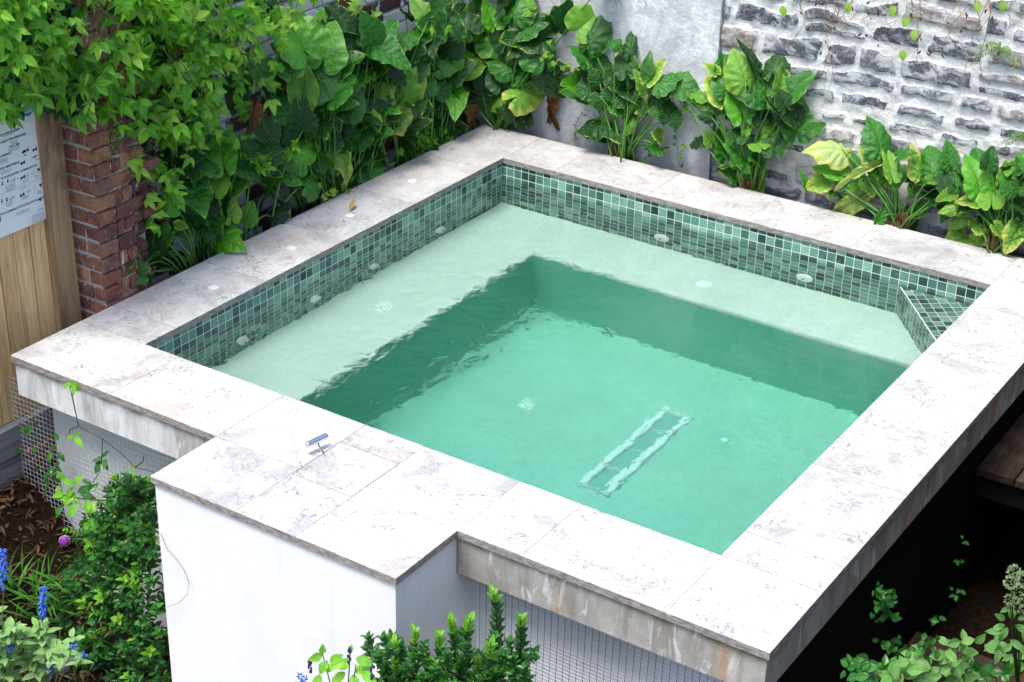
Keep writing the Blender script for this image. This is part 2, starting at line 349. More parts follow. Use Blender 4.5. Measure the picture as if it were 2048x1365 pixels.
def m_water():
    N = NT('pool_water'); o = N.obj()
    big = N.noise(o, 1.6, 2); turb = N.ramp(N.noise(N.mapv(o, loc=(2.1, .3, 0)), 1.3, 2), [(.40, .12), (.62, .6)]); dd = N.n('VectorMath', {0: N.mapv(o, (1, .6, 1)), 1: (.85, .55, 0)}, operation='DISTANCE').outputs['Value']; turb = N.math('ADD', turb, N.n('MapRange', {0: dd, 1: .1, 2: .95, 3: 3.6, 4: 0.}).outputs[0])
    h = N.math('ADD', N.math('MULTIPLY', N.noise(N.mapv(o, (1, 1, 1)), 7.5, 2, .5, .6), 1.15), N.math('MULTIPLY', N.noise(o, 24, 3, .6, .4), .2))
    h = N.math('ADD', N.math('MULTIPLY', h, turb), big)
    nrm = N.bump(h, .0055, 1)
    g = N.n('BsdfGlass', {'Color': (1, 1, 1, 1), 'Roughness': 0., 'IOR': 1.333, 'Normal': nrm})
    N.t.links.new(g.outputs[0], N.out.inputs[0])
    va = N.n('VolumeAbsorption', {'Color': (.12, .80, .68, 1), 'Density': .4}); N.t.links.new(va.outputs[0], N.out.inputs[1]); return N.m

MT = m_travertine('travertine'); MTS = m_travertine('travertine_edge', True); MMOS = m_mosaic()
MBENCH = m_plaster('pebble_plaster', (.66, .78, .68), (.26, .42, .33)); MFLOOR = m_plaster('pebble_floor', (.42, .70, .585), (.24, .54, .44), .6)
MFAS = m_fascia(); MWHITE = m_render('white_render', (.80, .80, .795), (.5, .52, .56)); MGREY = m_render('grey_render', (.74, .755, .78), (.36, .37, .4))
MPLAST = plain('white_plastic', (.93, .94, .93), .3); MDISC = plain('cream_plastic', (.72, .7, .66), .6)
MCHROME = plain('chrome', (.8, .82, .85), .08, 1); MWIRE = plain('galvanised_wire', (.62, .65, .7), .45, .6); MDARKWIRE = plain('dark_wire', (.2, .21, .24), .5, .6)
MMORT = plain('grey_mortar', (.42, .42, .43), .9, bump=.004); MBRICK = m_brick(); MPB = m_whitebrick()
MPINE = m_wood('pine', (.46, .28, .11), (.76, .52, .25), (.88, .66, .36)); MPOST = m_wood('weathered_pine', (.24, .14, .07), (.4, .27, .145), (.5, .36, .22), stain=(.16, .12, .08))
MSLEEP = m_wood('grey_timber', (.13, .13, .135), (.22, .225, .24), (.33, .33, .34), axis=1, knots=False)
MDECK = m_wood('dark_deck', (.012, .007, .006), (.034, .02, .015), (.08, .052, .038), axis=1, knots=False, stain=(.08, .055, .03))  # dark brown boards, deepened so the colour carries shade
MDARK = plain('dark_recess', (.008, .007, .006), .95, spec=.1)

# ------------------------------------------------------------------ ground and beds
def flat(name, mat, z, x0, x1, y0, y1, n=30, hf=None, kind='structure'):
    b = MB(); P = [[(x0+(x1-x0)*i/n, y0+(y1-y0)*j/n, z+(hf(x0+(x1-x0)*i/n, y0+(y1-y0)*j/n) if hf else 0)) for j in range(n+1)] for i in range(n+1)]
    b.grid([[p for p in row] for row in zip(*P)]); return b.build(name, mat, kind=kind, smooth=True)
def m_soil():
    N = NT('mulch_soil'); o = N.obj(); a = N.noise(o, 40, 6, .8); b = N.noise(o, 7, 4)
    c = N.ramp(a, [(.35, (.006, .004, .003)), (.55, (.03, .018, .01)), (.75, (.10, .055, .028))])
    return N.done(c, .95, N.bump(N.math('ADD', a, b), .03), .1)
MSOIL = m_soil()
def sm(a, b, x): t = max(0, min(1, (x-a)/(b-a))); return t*t*(3-2*t)
def ground_h(x, y): return .56*sm(.25, -.62, x)*sm(3, -.3, y)*sm(-6, -1.5, y) + .03*noise.noise(Vector((x*3, y*3, 0)))
flat('ground', MSOIL, -1.36, -40, 40, -40, 40, 4, lambda x, y: -.02)
flat('garden_bed', MSOIL, -1.32, -2.5, 5.2, -4, 6, 110, ground_h)

# ------------------------------------------------------------------ the pool
WX, LY = 2.9, 2.885
X0, X1, Y0, Y1 = -.40, 3.304, -.424, 3.29
BX0, BX1, BY0 = .8135, 2.0155, -.8035
pool = empty('plunge_pool', (1.45, 1.44, 0), 'raised square plunge pool with pale stone coping, green mosaic walls and an underwater bench', 'pool')
cb = MB(); g = .0005; T = .032
def slab(x0, x1, y0, y1): cb.box((x0+g, y0+g, -T), (x1-g, y1-g, R.uniform(-.0003, .0003)), 0, .0012, 1)
ys = [-.424, .2, .82, 1.42, 2.03, 2.67, 3.29]
for i in range(5): slab(X0, .004, ys[i] if i else 0.0, ys[i+1])
slab(X0, .004, 2.67, 3.29)
xs = [.004, .345, .945, 1.545, 2.145, 2.896]
for i in range(5): slab(xs[i], xs[i+1], LY-.004, Y1)
for i, (a, b) in enumerate([(0.004, .2), (.2, .8), (.8, 1.4), (1.4, 2.0), (2.0, 2.62), (2.62, 3.29)]): slab(2.896, X1, a, b)
for a, b in ((X0, .21), (.21, BX0)): slab(a, b, Y0, .0)
slab(BX0, 1.252, Y0, .004); slab(1.252, 1.549, -.166, .004); slab(1.549, BX1, Y0, .004)
slab(BX1, 2.3, Y0, .004); slab(2.3, 2.903, Y0, .004); slab(2.903, X1, Y0, .004)
slab(BX0, 1.252, BY0, Y0); slab(1.252, 1.549, BY0, -.468); slab(1.549, BX1, BY0, Y0)
jb = MB()
for a0, a1, b0, b1 in ((X0+.003, 0, .001, LY), (X0+.003, X1-.003, LY+.001, Y1-.003), (2.901, X1-.003, .001, LY), (X0+.003, BX0, Y0+.003, 0), (BX0+.001, 1.25, BY0+.003, 0), (1.251, 1.55, -.165, 0), (1.251, 1.55, BY0+.003, -.47), (1.551, BX1-.003, BY0+.003, 0), (BX1-.002, X1-.003, Y0+.003, 0)):
    jb.face([(a0, b0, -.0018), (a1, b0, -.0018), (a1, b1, -.0018), (a0, b1, -.0018)])
jb.build('joint_grout', plain('pale_grout', (.74, .73, .7), .9), pool)
coping = cb.build('coping', [MT, MTS], pool)
lid = MB(); lid.box((1.2535, -.4665, -T), (1.5475, -.1675, -.0003), 0, .001, 1); lid.build('skimmer_lid', [MT, MTS], pool)
# inner shell
zb, zf = -.505, -1.22
b = MB(); zt = -T-.001
def wall(p0, p1, za, zb_, mb, u0=0):
    p0 = Vector(p0); p1 = Vector(p1); L = (p1-p0).length
    mb.face([(p0.x, p0.y, zb_), (p1.x, p1.y, zb_), (p1.x, p1.y, za), (p0.x, p0.y, za)], [(u0, zb_), (u0+L, zb_), (u0+L, za), (u0, za)])
off = .004
wall((-off, -off), (-off, LY+off), zt, zb-.01, b, 0.015); wall((-off, LY+off), (WX+off, LY+off), zt, zb-.01, b, 3.02)
wall((WX+off, LY+off), (WX+off, -off), zt, -1.3, b, 6.2); wall((WX+off, -off), (-off, -off), zt, -1.3, b, 9.4)
b.build('tiled_wall', MMOS, pool)
bx, by = .53, 2.405
bb = MB()
def rounded_bench():
    prof = [(0, 0), (-.012, -.004), (-.02, -.014), (-.024, -.03), (-.026, zf-zb)]   # inward offset from edge handled below
    rows = []
    e = .024
    path = lambda d: [Vector((bx-e+d, -.2, 0)), Vector((bx-e+d, by+e-d, 0)), Vector((WX+.2, by+e-d, 0))]
    lv = [(0, 0), (.010, -.003), (.018, -.010), (.022, -.02), (.024, -.04), (.024, zf-zb)]
    for d, dz in lv: rows.append([p+Vector((0, 0, zb+dz)) for p in path(d)])
    bb.grid(rows[:5]); rm = MB(); rm.grid(rows[4:]); rm.build('bench_riser', m_plaster('riser_plaster', (.24, .6, .46), (.16, .46, .34), .3), pool)
    bb.face([(-.1, -.2, zb), (bx-e, -.2, zb), (bx-e, by+e, zb), (-.1, by+e, zb)])
    bb.face([(-.1, by+e, zb), (WX+.2, by+e, zb), (WX+.2, LY+.1, zb), (-.1, LY+.1, zb)])
rounded_bench(); bb.build('bench', MBENCH, pool)
fb = MB(); fb.face([(-.1, -.2, zf), (WX+.2, -.2, zf), (WX+.2, LY+.1, zf), (-.1, LY+.1, zf)]); fb.build('pool_floor', MFLOOR, pool)
# corner shelf
sh = MB(); ZS = -.152; A = Vector((2.44, LY)); B_ = Vector((2.90, 2.305)); C_ = Vector((2.90, LY))
sh.face([(A.x, A.y, ZS), (B_.x, B_.y, ZS), (C_.x, C_.y, ZS)], [(0, 20.0), ((A-B_).length, 20.0), ((C_-A).dot((B_-A).normalized()), 20.37)])
wall((A.x, A.y), (B_.x, B_.y), ZS, zb, sh, 15.0)
sh.build('corner_shelf', MMOS, pool)
nos = MB(); d = (B_-A).normalized(); nn = Vector((d.y, -d.x)); nn = nn if nn.x < 0 else -nn
nos.tube([(A.x+nn.x*.001, A.y+nn.y*.001, ZS+.001), (B_.x+nn.x*.001, B_.y+nn.y*.001, ZS+.001)], .0045, seg=6); nos.build('shelf_nosing', MPLAST, pool)
# jets and lights
for (y, z) in ((2.268, -.385), (1.676, -.385), (1.188, -.385), (.635, -.385)):
    j = MB(); j.disc((-.004, y, z), (1, 0, 0), .036, .014, 20, dome=.006); jo = j.build('wall_jet', MPLAST, pool, smooth=False)
    k = MB(); k.disc((.016, y, z), (1, 0, 0), .007, .004, 12); k.build('nozzle', MDARKWIRE, jo)
for (x, z) in ((1.056, -.37), (1.917, -.375)):
    j = MB(); j.disc((x, LY+.004, z), (0, -1, 0), .046, .014, 20, dome=.006); jo = j.build('wall_jet', MPLAST, pool)
    k = MB(); k.disc((x, LY-.016, z), (0, -1, 0), .009, .004, 12); k.build('nozzle', MDARKWIRE, jo)
for p in ((.27, 1.42), (1.47, 2.61)):
    j = MB(); j.disc((p[0], p[1], zb), (0, 0, 1), .045, .008, 24, dome=.006); j.build('bench_light', MPLAST, pool)
for p in ((1.06, 1.54), (2.04, 1.81)):
    j = MB(); j.disc((p[0], p[1], zf), (0, 0, 1), .042 if p[0] < 2 else .026, .01, 24, dome=.008); j.build('floor_light', MPLAST, pool)
# channel drain: rim + thin bars
dm = MB(); dx0, dx1, dy0, dy1, rw = 1.652, 1.815, 1.07, 1.89, .038
for a, b2 in (((dx0, dy0), (dx0+rw, dy1)), ((dx1-rw, dy0), (dx1, dy1)), ((dx0+rw, dy0), (dx1-rw, dy0+.012)), ((dx0+rw, dy1-.012), (dx1-rw, dy1))):
    dm.box((a[0], a[1], zf), (b2[0], b2[1], zf+.03), 0, .006)
for y in (1.275, 1.48, 1.69): dm.box((dx0+rw, y-.0025, zf+.004), (dx1-rw, y+.0025, zf+.016))
dm.build('drain_frame', MPLAST, pool)
pn = MB(); pn.box((dx0+rw, dy0+.012, zf+.001), (dx1-rw, dy1-.012, zf+.008)); pn.build('drain_grate', plain('grate_teal', (.26, .52, .46), .5), pool)
# coping plugs
for p in ((-.203, 2.284), (-.175, 1.698), (-.151, 1.195), (-.152, .619)):
    j = MB(); j.disc((p[0], p[1], -.0005), (0, 0, 1), .025, .003, 24, dome=.0); j.build('coping_plug', MDISC, pool)
# beam fascia (set 12 mm under the stone), recessed base wall, block
fz = -.205; ins = .012
fa = MB()
fa.box((X0+ins, Y0+ins, fz), (BX0+.02, -.03, -T-.002), 0, .006); fa.box((BX1-.02, Y0+ins, fz), (X1-ins, -.03, -T-.002), 0, .006)
fa.box((2.93, -.03+.002, fz), (X1-ins, Y1-ins, -T-.002), 0, .006); fa.box((X0+ins, -.03+.002, fz), (-.03, Y1-ins, -T-.002), 0, .006); fa.box((-.03+.002, 2.92, fz), (2.928, Y1-ins, -T-.002), 0, .006)
fa.build('fascia_beam', MFAS, pool)
ba = MB(); by0 = -.27
ba.box((-.345, by0, -1.4), (3.2, -.12, fz-.001));  ba.box((-.345, -.118, -1.4), (-.2, 3.2, fz-.001)); ba.box((-.198, 3.05, -1.4), (3.048, 3.2, fz-.001))
ba.build('base_wall', MGREY, pool); ba = MB(); ba.box((3.05, -.268, -1.4), (3.203, 3.2, fz-.001)); ba.build('side_wall', plain('side_wall_shade', (.008, .008, .008), .95, spec=.08), pool)  # side wall's near-black colour paints the deep shade under the beam
tr = MB(); tr.box((X0+ins+.004, by0-.03, fz-.009), (BX0-.004, by0-.012, fz-.0015)); tr.build('drip_trim', MPLAST, pool); tr = MB(); tr.box((BX1+.004, by0-.03, fz-.009), (2.35, by0-.012, fz-.0015)); tr.build('drip_trim', MPLAST, pool)
bl = MB(); bl.box((BX0+ins, BY0+ins, -1.35), (BX1-ins, -.1, -T-.002), 0, .004); bl.build('skimmer_block', MWHITE, pool)
# water
wb = MB(); wb.box((-.012, -.012, -1.24), (WX+.012, LY+.012, -.13)); wb.build('water', m_water(), kind='structure')

# chrome handle standing on the lid
hd = empty('chrome_handle', (1.245, -.27, 0), 'small chrome T-shaped handle standing on the front coping beside the skimmer lid', 'handle')
hb = MB(); c0 = Vector((1.245, -.275, 0)); hb.tube([c0, c0+Vector((-.012, 0, .022)), c0+Vector((-.022, .0, .045))], .004, seg=8); hb.tube([c0+Vector((0, 0, .001)), c0+Vector((.03, -.012, .001))], .002, seg=6); hb.disc((1.245, -.275, 0), (0, 0, 1), .011, .003, 16); hb.build('stem', MCHROME, hd)
hb = MB(); c1 = c0+Vector((-.024, 0, .048)); ax = Vector((.15, .95, .0)).normalized()*.052; hb.tube([c1-ax, c1-ax*.98, c1+ax*.98, c1+ax], .013, seg=16); hb.build('grip', MCHROME, hd, smooth=True)

# wire netting over the base wall
def netting(name, x0, x1, z0, z1, y, label, px=.03, pz=.017, mat=None, w_=.0014, wob=.004, group=None):
    m = MB(); rr = random.Random(int(x0*100))
    def P(x, z): return Vector((x+wob*noise.noise(Vector((x*2, z*2, 1))), y+wob*3*noise.noise(Vector((x*1.5, z*1.5, 5))), z+wob*noise.noise(Vector((x*2, z*2, 9)))))
    n = int((x1-x0)/px)
    for i in range(n+1):
        x = x0+i*px; m.tube([P(x, z0+(z1-z0)*k/8) for k in range(9)], w_, seg=3, cap=False, mi=1)
    for j in range(int((z1-z0)/pz)+1):
        z = z0+j*pz; q = max(4, int((x1-x0)/.15)); m.tube([P(x0+(x1-x0)*k/q, z) for k in range(q+1)], w_, seg=3, cap=False)
    o = m.build(name, [mat or MWIRE, MDARKWIRE if x0 > 1 else MWIRE]); tag(o, label, 'wire netting', group); return o
netting('wire_netting', 2.03, 3.28, -1.15, -.212, -.29, 'fine wire netting stretched over the grey base wall to the right of the white block', mat=MWIRE, wob=.006)
netting('wire_netting', -.62, .80, -1.1, -.215, -.292, 'wide wire netting hanging under the left beam and past the end of the base wall', px=.025, pz=.025, mat=MWIRE, wob=.012)

# ------------------------------------------------------------------ fence, poster, pillar, walls
FX = -.6
fence = empty('timber_fence', (FX, -.4, -.5), 'pale pine paling fence with a grey plinth board at the far left', 'fence')
y = .02; pb = MB()
while y > -1.6:
    ww = R.uniform(.092, .1); pb.box((FX-.018, y-ww+.006, -.455+R.uniform(-.004, .004)), (FX+R.uniform(-.003, .003), y, 1.45), 0, .002); y -= ww
pb.build('palings', MPINE, fence)
b = MB(); b.box((FX-.06, -1.6, -.3), (FX-.022, .02, 1.4)); b.build('gap_shade_board', MDARK, fence); b = MB(); b.box((FX-.03, .023, -.46), (FX+.035, .15, 1.5), 0, .004); b.build('post', MPOST, fence)  # dark sheet behind the palings paints the shade in their gaps
b = MB(); b.box((FX-.05, -2.2, -.62), (FX+.035, .6, -.463), 0, .006); b.build('plinth_board', MSLEEP, fence)
b = MB(); b.box((FX-.05, -2.2, -.80), (FX+.015, -.28, -.632), 0, .008, jit=.004); b.build('plinth_board', MSLEEP, fence)
# the poster (text reads along +Y on the plane that faces +X)
poster = empty('safety_poster', (FX+.006, -.2, .7), 'white resuscitation chart with small black text and pictograms fixed to the paling fence', 'sign')
PX = FX+.012; PY1, PZ0, PZ1 = .044, .452, 1.08; PY0 = -.40
b = MB(); cr = .012; seg = [(PY0, PZ1), (PY0, PZ0+.02)]
def rrect(y0, y1, z0, z1, r, x, mb, mi=0):
    pts = []
    for cy_, cz, a0 in ((y1-r, z1-r, 0), (y0+r, z1-r, 90), (y0+r, z0+r, 180), (y1-r, z0+r, 270)):
        for k in range(5): a = rad(a0+k*22.5); pts.append((cy_+r*math.cos(a), cz+r*math.sin(a)))
    mb.face([(x, p[0], p[1]) for p in pts], mi=mi); return pts
pts = rrect(PY0, PY1, PZ0, PZ1, cr, PX, b)
for i in range(len(pts)): a, c = pts[i], pts[(i+1) % len(pts)]; b.face([(PX-.004, a[0], a[1]), (PX-.004, c[0], c[1]), (PX, c[0], c[1]), (PX, a[0], a[1])])
b.build('board', plain('poster_white', (.78, .8, .84), .35), poster)
MBLK = plain('print_black', (.02, .022, .03), .5); MBLU = plain('print_blue', (.02, .22, .55), .5); MLB = plain('print_sky', (.22, .5, .75), .5); MGR = plain('print_grey', (.25, .26, .3), .5)
def text(s, y, z, size, mat, align='CENTER', bold=0):
    cu = bpy.data.curves.new('t', 'FONT'); cu.body = s; cu.size = size; cu.align_x = align; cu.offset = bold
    to = bpy.data.objects.new('t', cu); sc.collection.objects.link(to); dg = bpy.context.evaluated_depsgraph_get()
    me = bpy.data.meshes.new_from_object(to.evaluated_get(dg)); bpy.data.objects.remove(to)
    me.transform(Matrix(((0, 0, 1, PX+.0012), (1, 0, 0, y), (0, 1, 0, z), (0, 0, 0, 1)))); me.materials.clear(); me.materials.append(mat)
    o = bpy.data.objects.new('lettering', me); sc.collection.objects.link(o); o.parent = poster; o.location = -poster.location
def pix(px, py): p = at(px, py, x=PX); return p.y, p.z
for s, px, py, sz, mt, bo in (("CHECK FOR DANGER", 15, 266, .014, MBLK, .0004), ("CHECK FOR RESPONSE", 25, 277, .0145, MBLK, .0004), ("CALL 000", 28, 291, .0145, MBLK, .0004), ("OPEN AIRWAY", 5, 312, .0145, MBLK, .0004),
        ("CHECK FOR BREATHING", 10, 335, .0145, MBLK, .0004), ("NO SIGNS OF LIFE - COMMENCE CPR", 38, 344, .0125, MBLK, .0003), ("ATTACH DEFIBRILLATOR & FOLLOW PROMPTS", 42, 413, .0125, MBLK, .0003),
        ("x30", 26, 361, .019, MLB, .0005), ("x2", 54, 350, .019, MLB, .0005), ("x30", 23, 396, .019, MLB, .0005), ("x2", 56, 382, .019, MLB, .0005), ("+", 35, 357, .014, MBLK, 0), ("+", 61, 347, .014, MBLK, 0),
        ("BE SAVED & GO", 57, 226, .012, plain('print_white', (.8, .8, .8)), .0002), ("ULD", 56, 222, .022, plain('print_white', (.8, .8, .8)), .0006)):
    if s.startswith('BE'): continue
    yy, zz = pix(px, py); text(s, yy, zz-sz*.35, sz, mt, bold=bo)
b = MB()
for (px, py, n, wd) in ((16, 271, 1, 42), (28, 283, 2, 26), (28, 297, 2, 44), (5, 320, 3, 36), (12, 342, 2, 40), (20, 371, 4, 34), (50, 361, 2, 20), (73, 352, 2, 14), (77, 319, 1, 18), (18, 405, 3, 26), (50, 394, 2, 28), (78, 384, 2, 14), (45, 423, 2, 52), (76, 429, 5, 48), (47, 377, 1, 30)):
    yy, zz = pix(px, py); b = MB()
    for k in range(n):
        hw = wd/2/620*R.uniform(.8, 1.0); z = zz-k*.0085; q = -hw
        while q < hw: l = R.uniform(.005, .014); b.face([(PX+.0011, yy+q, z), (PX+.0011, yy+min(q+l, hw), z), (PX+.0011, yy+min(q+l, hw), z+.0032), (PX+.0011, yy+q, z+.0032)]); q += l+.0022
    b.build('small_print', MGR, poster)
b = MB(); yy, zz = pix(45, 372); b.face([(PX+.0011, PY0+.02, zz), (PX+.0011, PY1-.012, zz), (PX+.0011, PY1-.012, zz+.001), (PX+.0011, PY0+.02, zz+.001)])
b.build('divider_line', MGR, poster)
def pd(yy, zz, pts, s): b = MB(); b.face([(PX+.0013, yy+p[0]*s, zz+p[1]*s) for p in pts]); b.build('pictogram', MBLK, poster)
circ = lambda r=1, cx=0, cy_=0, n=12: [(cx+r*math.cos(k*math.tau/n), cy_+r*math.sin(k*math.tau/n)) for k in range(n)]
heart = [(0, -1), (.55, -.35), (1, .25), (.95, .75), (.5, 1), (.1, .75), (0, .5), (-.1, .75), (-.5, 1), (-.95, .75), (-1, .25), (-.55, -.35)]
for px, py in ((77, 340), (81, 371), (80, 400)): pd(*pix(px, py), heart, .0085)
for px, py in ((52, 301), (69, 299), (45, 326), (45, 355), (44, 390)):
    yy, zz = pix(px, py); pd(yy-.007, zz-.002, circ(), .0065); pd(yy, zz, [(0, 0), (1, .9), (1.2, -.7), (.2, -.4)], .012)
yy, zz = pix(47, 305); pd(yy, zz, [(-1, .3), (.5, .9), (.9, .2), (-.6, -.6)], .012); pd(yy, zz-.008, [(0, 0), (.3, 0), (.5, -.8), (1.4, -.5), (1.4, -.8), (.3, -1.2)], .009)
yy, zz = pix(69, 314); pd(yy, zz, [(-2, -.4), (-1.2, .2), (1.5, .5), (1.6, .1), (.4, -.1), (.2, -1), (0, -1), (0, -.2), (-1.2, -.2)], .010)
for px, py in ((4, 367), (15, 362), (3, 402), (13, 399)):
    yy, zz = pix(px, py); pd(yy, zz, [(-.6, -1), (-.2, .2), (-.4, 1), (.1, .5), (.2, 1.1), (.6, .4), (.3, -.2), (.7, -1)], .009)
for px, py in ((66, 345), (69, 376)):
    yy, zz = pix(px, py); n = 16; b = MB()
    for k in range(n):
        if k % 4 == 3: continue
        a0, a1 = k*math.tau/n, (k+1)*math.tau/n; f = lambda r, a: (PX+.0013, yy+r*math.cos(a), zz+r*math.sin(a)); b.face([f(.0085, a0), f(.0085, a1), f(.0075, a1), f(.0075, a0)])
    b.build('timer_ring', MBLK, poster)
b = MB(); yy, zz = pix(55, 220); b.face([(PX+.0009, yy+p[0], zz+p[1]) for p in circ(.030, n=28)]); b.build('blue_badge', MBLU, poster); b = MB(); yy, zz = pix(-4, 440); b.face([(PX+.0009, yy+p[0], zz+p[1]) for p in circ(.018, n=28)]); b.build('blue_badge', MBLU, poster)
b = MB(); yy, zz = pix(80, 419); b.face([(PX+.0011, yy-.018, zz-.003), (PX+.0011, yy+.014, zz-.003), (PX+.0011, yy+.02, zz+.003), (PX+.0011, yy-.012, zz+.002)]); b.build('blue_logo', MLB, poster)

# brick pillar
pil = empty('brick_pillar', (-.53, .3, -.3), 'weathered red brick pillar beside the timber fence with chipped mortar', 'pillar')
b = MB(); mo = MB(); hz = .0765; x0, x1, y0 = -.66, -.415, .18
mo.box((x0+.02, y0+.007, -.6), (x1-.024, .40, 1.5)); mo.box((x0+.02, .4005, -.6), (x1-.075, .53, 1.5))
for k in range(27):
    z = -.6+k*hz; j = lambda a=.003: R.uniform(-a, a)
    if k % 2: fr = [(x0, x0+.135), (x0+.145, x1)]; sd_ = [(y0+.112, y0+.225)]
    else: fr = [(x0, x0+.02), (x0+.03, x1-.0)]; sd_ = [(y0+.112, y0+.16), (y0+.17, y0+.225)]
    if k % 5 == 3: fr = [(x0, x0+.07), (x0+.08, x0+.16), (x0+.17, x1)]
    for a, c in fr: b.box((a, y0+j(), z), (c+(j() if c == x1 else 0), y0+.104, z+hz-.011), 0, .006, jit=.0025)
    for a, c in sd_: b.box((x1-.12, a, z), (x1+j(.007)-.008, c, z+hz-.011), 0, .006, jit=.004)
    yq = .41
    while yq < .50: l = R.uniform(.06, .14); b.box((x1-.16, yq, z+j()), (x1-.04+R.uniform(-.012, .022), yq+l-.012, z+hz-.013), 0, .012, jit=.006); yq += l
b.build('bricks', MBRICK, pil); mo.build('mortar', MMORT, pil)
# left brick wall
LX = -.72
lw = empty('brick_wall', (LX, 2, 0), 'old brick wall with patches of white paint behind the plants on the left', 'wall')
b = MB(); mo = MB(); mo.box((LX-.3, .3, -1.3), (LX-.012, 3.7, 2.1))
z = -.5; k = 0
while z < 2.05:
    yq = .3+(.12 if k % 2 else 0)
    while yq < 3.6: b.box((LX-.1, yq, z), (LX+R.uniform(-.004, .004), min(yq+.23, 3.66), z+.073), 0, .004, jit=.002); yq += .242
    z += .084; k += 1
b.build('bricks', MPB, lw); mo.build('mortar', MMORT, lw)
# back wall: plaster panel and stone
BY = 3.43
pw = MB(); nx, nz_ = 50, 60; xa, xb = -.9, at(1432, 200, y=BY).x
P = [[(xa+(xb-xa)*i/nx, BY-.02+.008*noise.fractal(Vector((i*.12, j*.12, 3)), 1, 2, 4), -1.2+3.2*j/nz_) for i in range(nx+1)] for j in range(nz_+1)]
pw.grid(P); pw.box((xa, BY-.018, -1.2), (xb-.001, BY+.25, 2.0)); o = pw.build('plaster_wall', m_plasterwall(), smooth=False); tag(o, 'white flaking plaster wall panel behind the pool between the brick wall and the stone wall', 'wall')
rr = random.Random(11); rows_ = []; z = -1.25
while z < 2.1:
    h = rr.choice((.10, .125, .15, .18)); bl_r = []; x = xb-.3
    while x < 6.6:
        l = rr.uniform(.13, .42); k = rr.random()
        if k < .14 and h > .1: f_ = rr.uniform(.4, .6); bl_r += [(x, x+l, 0, f_, rr.random()), (x, x+l, f_, 1, rr.random())]
        else: bl_r.append((x, x+l, rr.uniform(0, .08), 1-rr.uniform(0, .08), rr.random()))
        x += l
    rows_.append((z, z+h, bl_r)); z += h
xe = 6.4; st = MB(); nx, nz_ = int((xe-xb)/.011), int(3.2/.011); G = []; mk = []; rn = []; import bisect
zs_ = [r[0] for r in rows_]; xs_l = [[q[0] for q in r[2]] for r in rows_]
for j in range(nz_+1):
    row = []; z = -1.2+3.2*j/nz_
    for i in range(nx+1):
        x = xb+.004+(xe-xb)*i/nx
        n1 = noise.noise(Vector((x*4, z*5, 2))); n2 = noise.noise(Vector((x*4+9, z*5, 7))); n3 = noise.noise(Vector((x*17, z*17, 3))); n4 = noise.noise(Vector((x*17, z*17, 33)))
        wx = x+.04*n1+.014*n3; wz = z+.034*n2+.014*n4+.02*math.sin(x*2.1)
        r = rows_[max(0, min(len(rows_)-1, bisect.bisect(zs_, wz)-1))]; q0 = bisect.bisect(xs_l[rows_.index(r)] if 0 else [q[0] for q in r[2]], wx)-1
        d = -1; rid = 0
        for q in r[2][max(0, q0-1):q0+1]:
            if q[0] <= wx <= q[1]:
                za = r[0]+(r[1]-r[0])*q[2]; zc = r[0]+(r[1]-r[0])*q[3]
                dx = min(wx-q[0], q[1]-wx); dz = min(wz-za, zc-wz); c_ = .03
                dd = min(dx, dz) if dx > c_ or dz > c_ else c_-math.hypot(c_-dx, c_-dz)
                if dd > d: d = dd; rid = q[4]
        d -= .017+.018*n2; m_ = max(0, min(1, d/.012)); m_ = m_*m_*(3-2*m_)
        fr = noise.fractal(Vector((x*11, z*14, rid*9)), .9, 2, 4)
        y_ = BY+.012-.013*m_*(.4+rid)-.006*fr-.005*n3*(1-m_)
        row.append((x, y_, z)); mk.append(m_); rn.append(rid)
    G.append(row)
st.grid(G); ng = len(st.v); st.box((xb+.004, BY+.06, -1.2), (xe, BY+.3, 2.0)); st.box((xb+.006, BY+.02, 1.995), (xe, BY+.3, 2.06), 0, .01)
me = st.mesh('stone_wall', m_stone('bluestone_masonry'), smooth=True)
for nm, arr in (('stone', mk), ('stone_rnd', rn)):
    a_ = me.attributes.new(nm, 'FLOAT', 'POINT'); a_.data.foreach_set('value', arr+[0.0]*(len(st.v)-ng))
sw = bpy.data.objects.new('stone_wall', me); sc.collection.objects.link(sw); tag(sw, 'whitewashed bluestone rubble wall at the back right', 'wall')
# soil strips behind the coping
b = MB(); b.box((LX-.01, .2, -1.25), (-.352, 3.43, -.34)); b.box((-.35, 3.205, -1.25), (6, 3.44, -.26)); b.build('planting_soil', MSOIL, kind='structure')

# timber deck and sleepers at the right
dk = empty('timber_deck', (3.6, 2.6, -.5), 'dark shade-toned timber deck boards beside the right wall of the pool', 'deck')
b = MB(); x = 3.22
for i in range(9): b.box((x, 2.0, -.54), (x+.175, 3.38, -.5), 0, .003); x += .181
b.build('boards', MDECK, dk); b = MB(); b.box((3.21, 2.03, -.66), (4.85, 2.07, -.545)); b.build('joist', MDARK, dk)
for i, (y0, z0, lab) in enumerate(((1.15, -1.02, 'dark timber step edge in the shadow under the deck'), (.55, -1.12, 'lowest dark timber step edge above the pale leafed plants'))):
    b = MB(); b.box((3.25, y0, z0-.12), (5.2, y0+.22, z0), 0, .006); o = b.build('timber_step', MDECK); tag(o, lab, 'step')
#PLANTS
# added weatherboard screen, out of view, blocking sky light from the right
hw = empty('shade_screen', (4.48, 3, -1.2), 'added unseen weatherboard screen that shades the right side of the pool', 'fence')
b = MB()
for k in range(18): b.box((4.46, -1.0, -1.3+k*.15), (4.50, 7, -1.3+k*.15+.148), 0, .006)
b.build('weatherboards', MDECK, hw); b = MB(); y = -.9
while y < 7: b.box((4.502, y, -1.3), (4.58, y+.09, 1.38)); y += 1.6
b.build('posts', MDARK, hw)

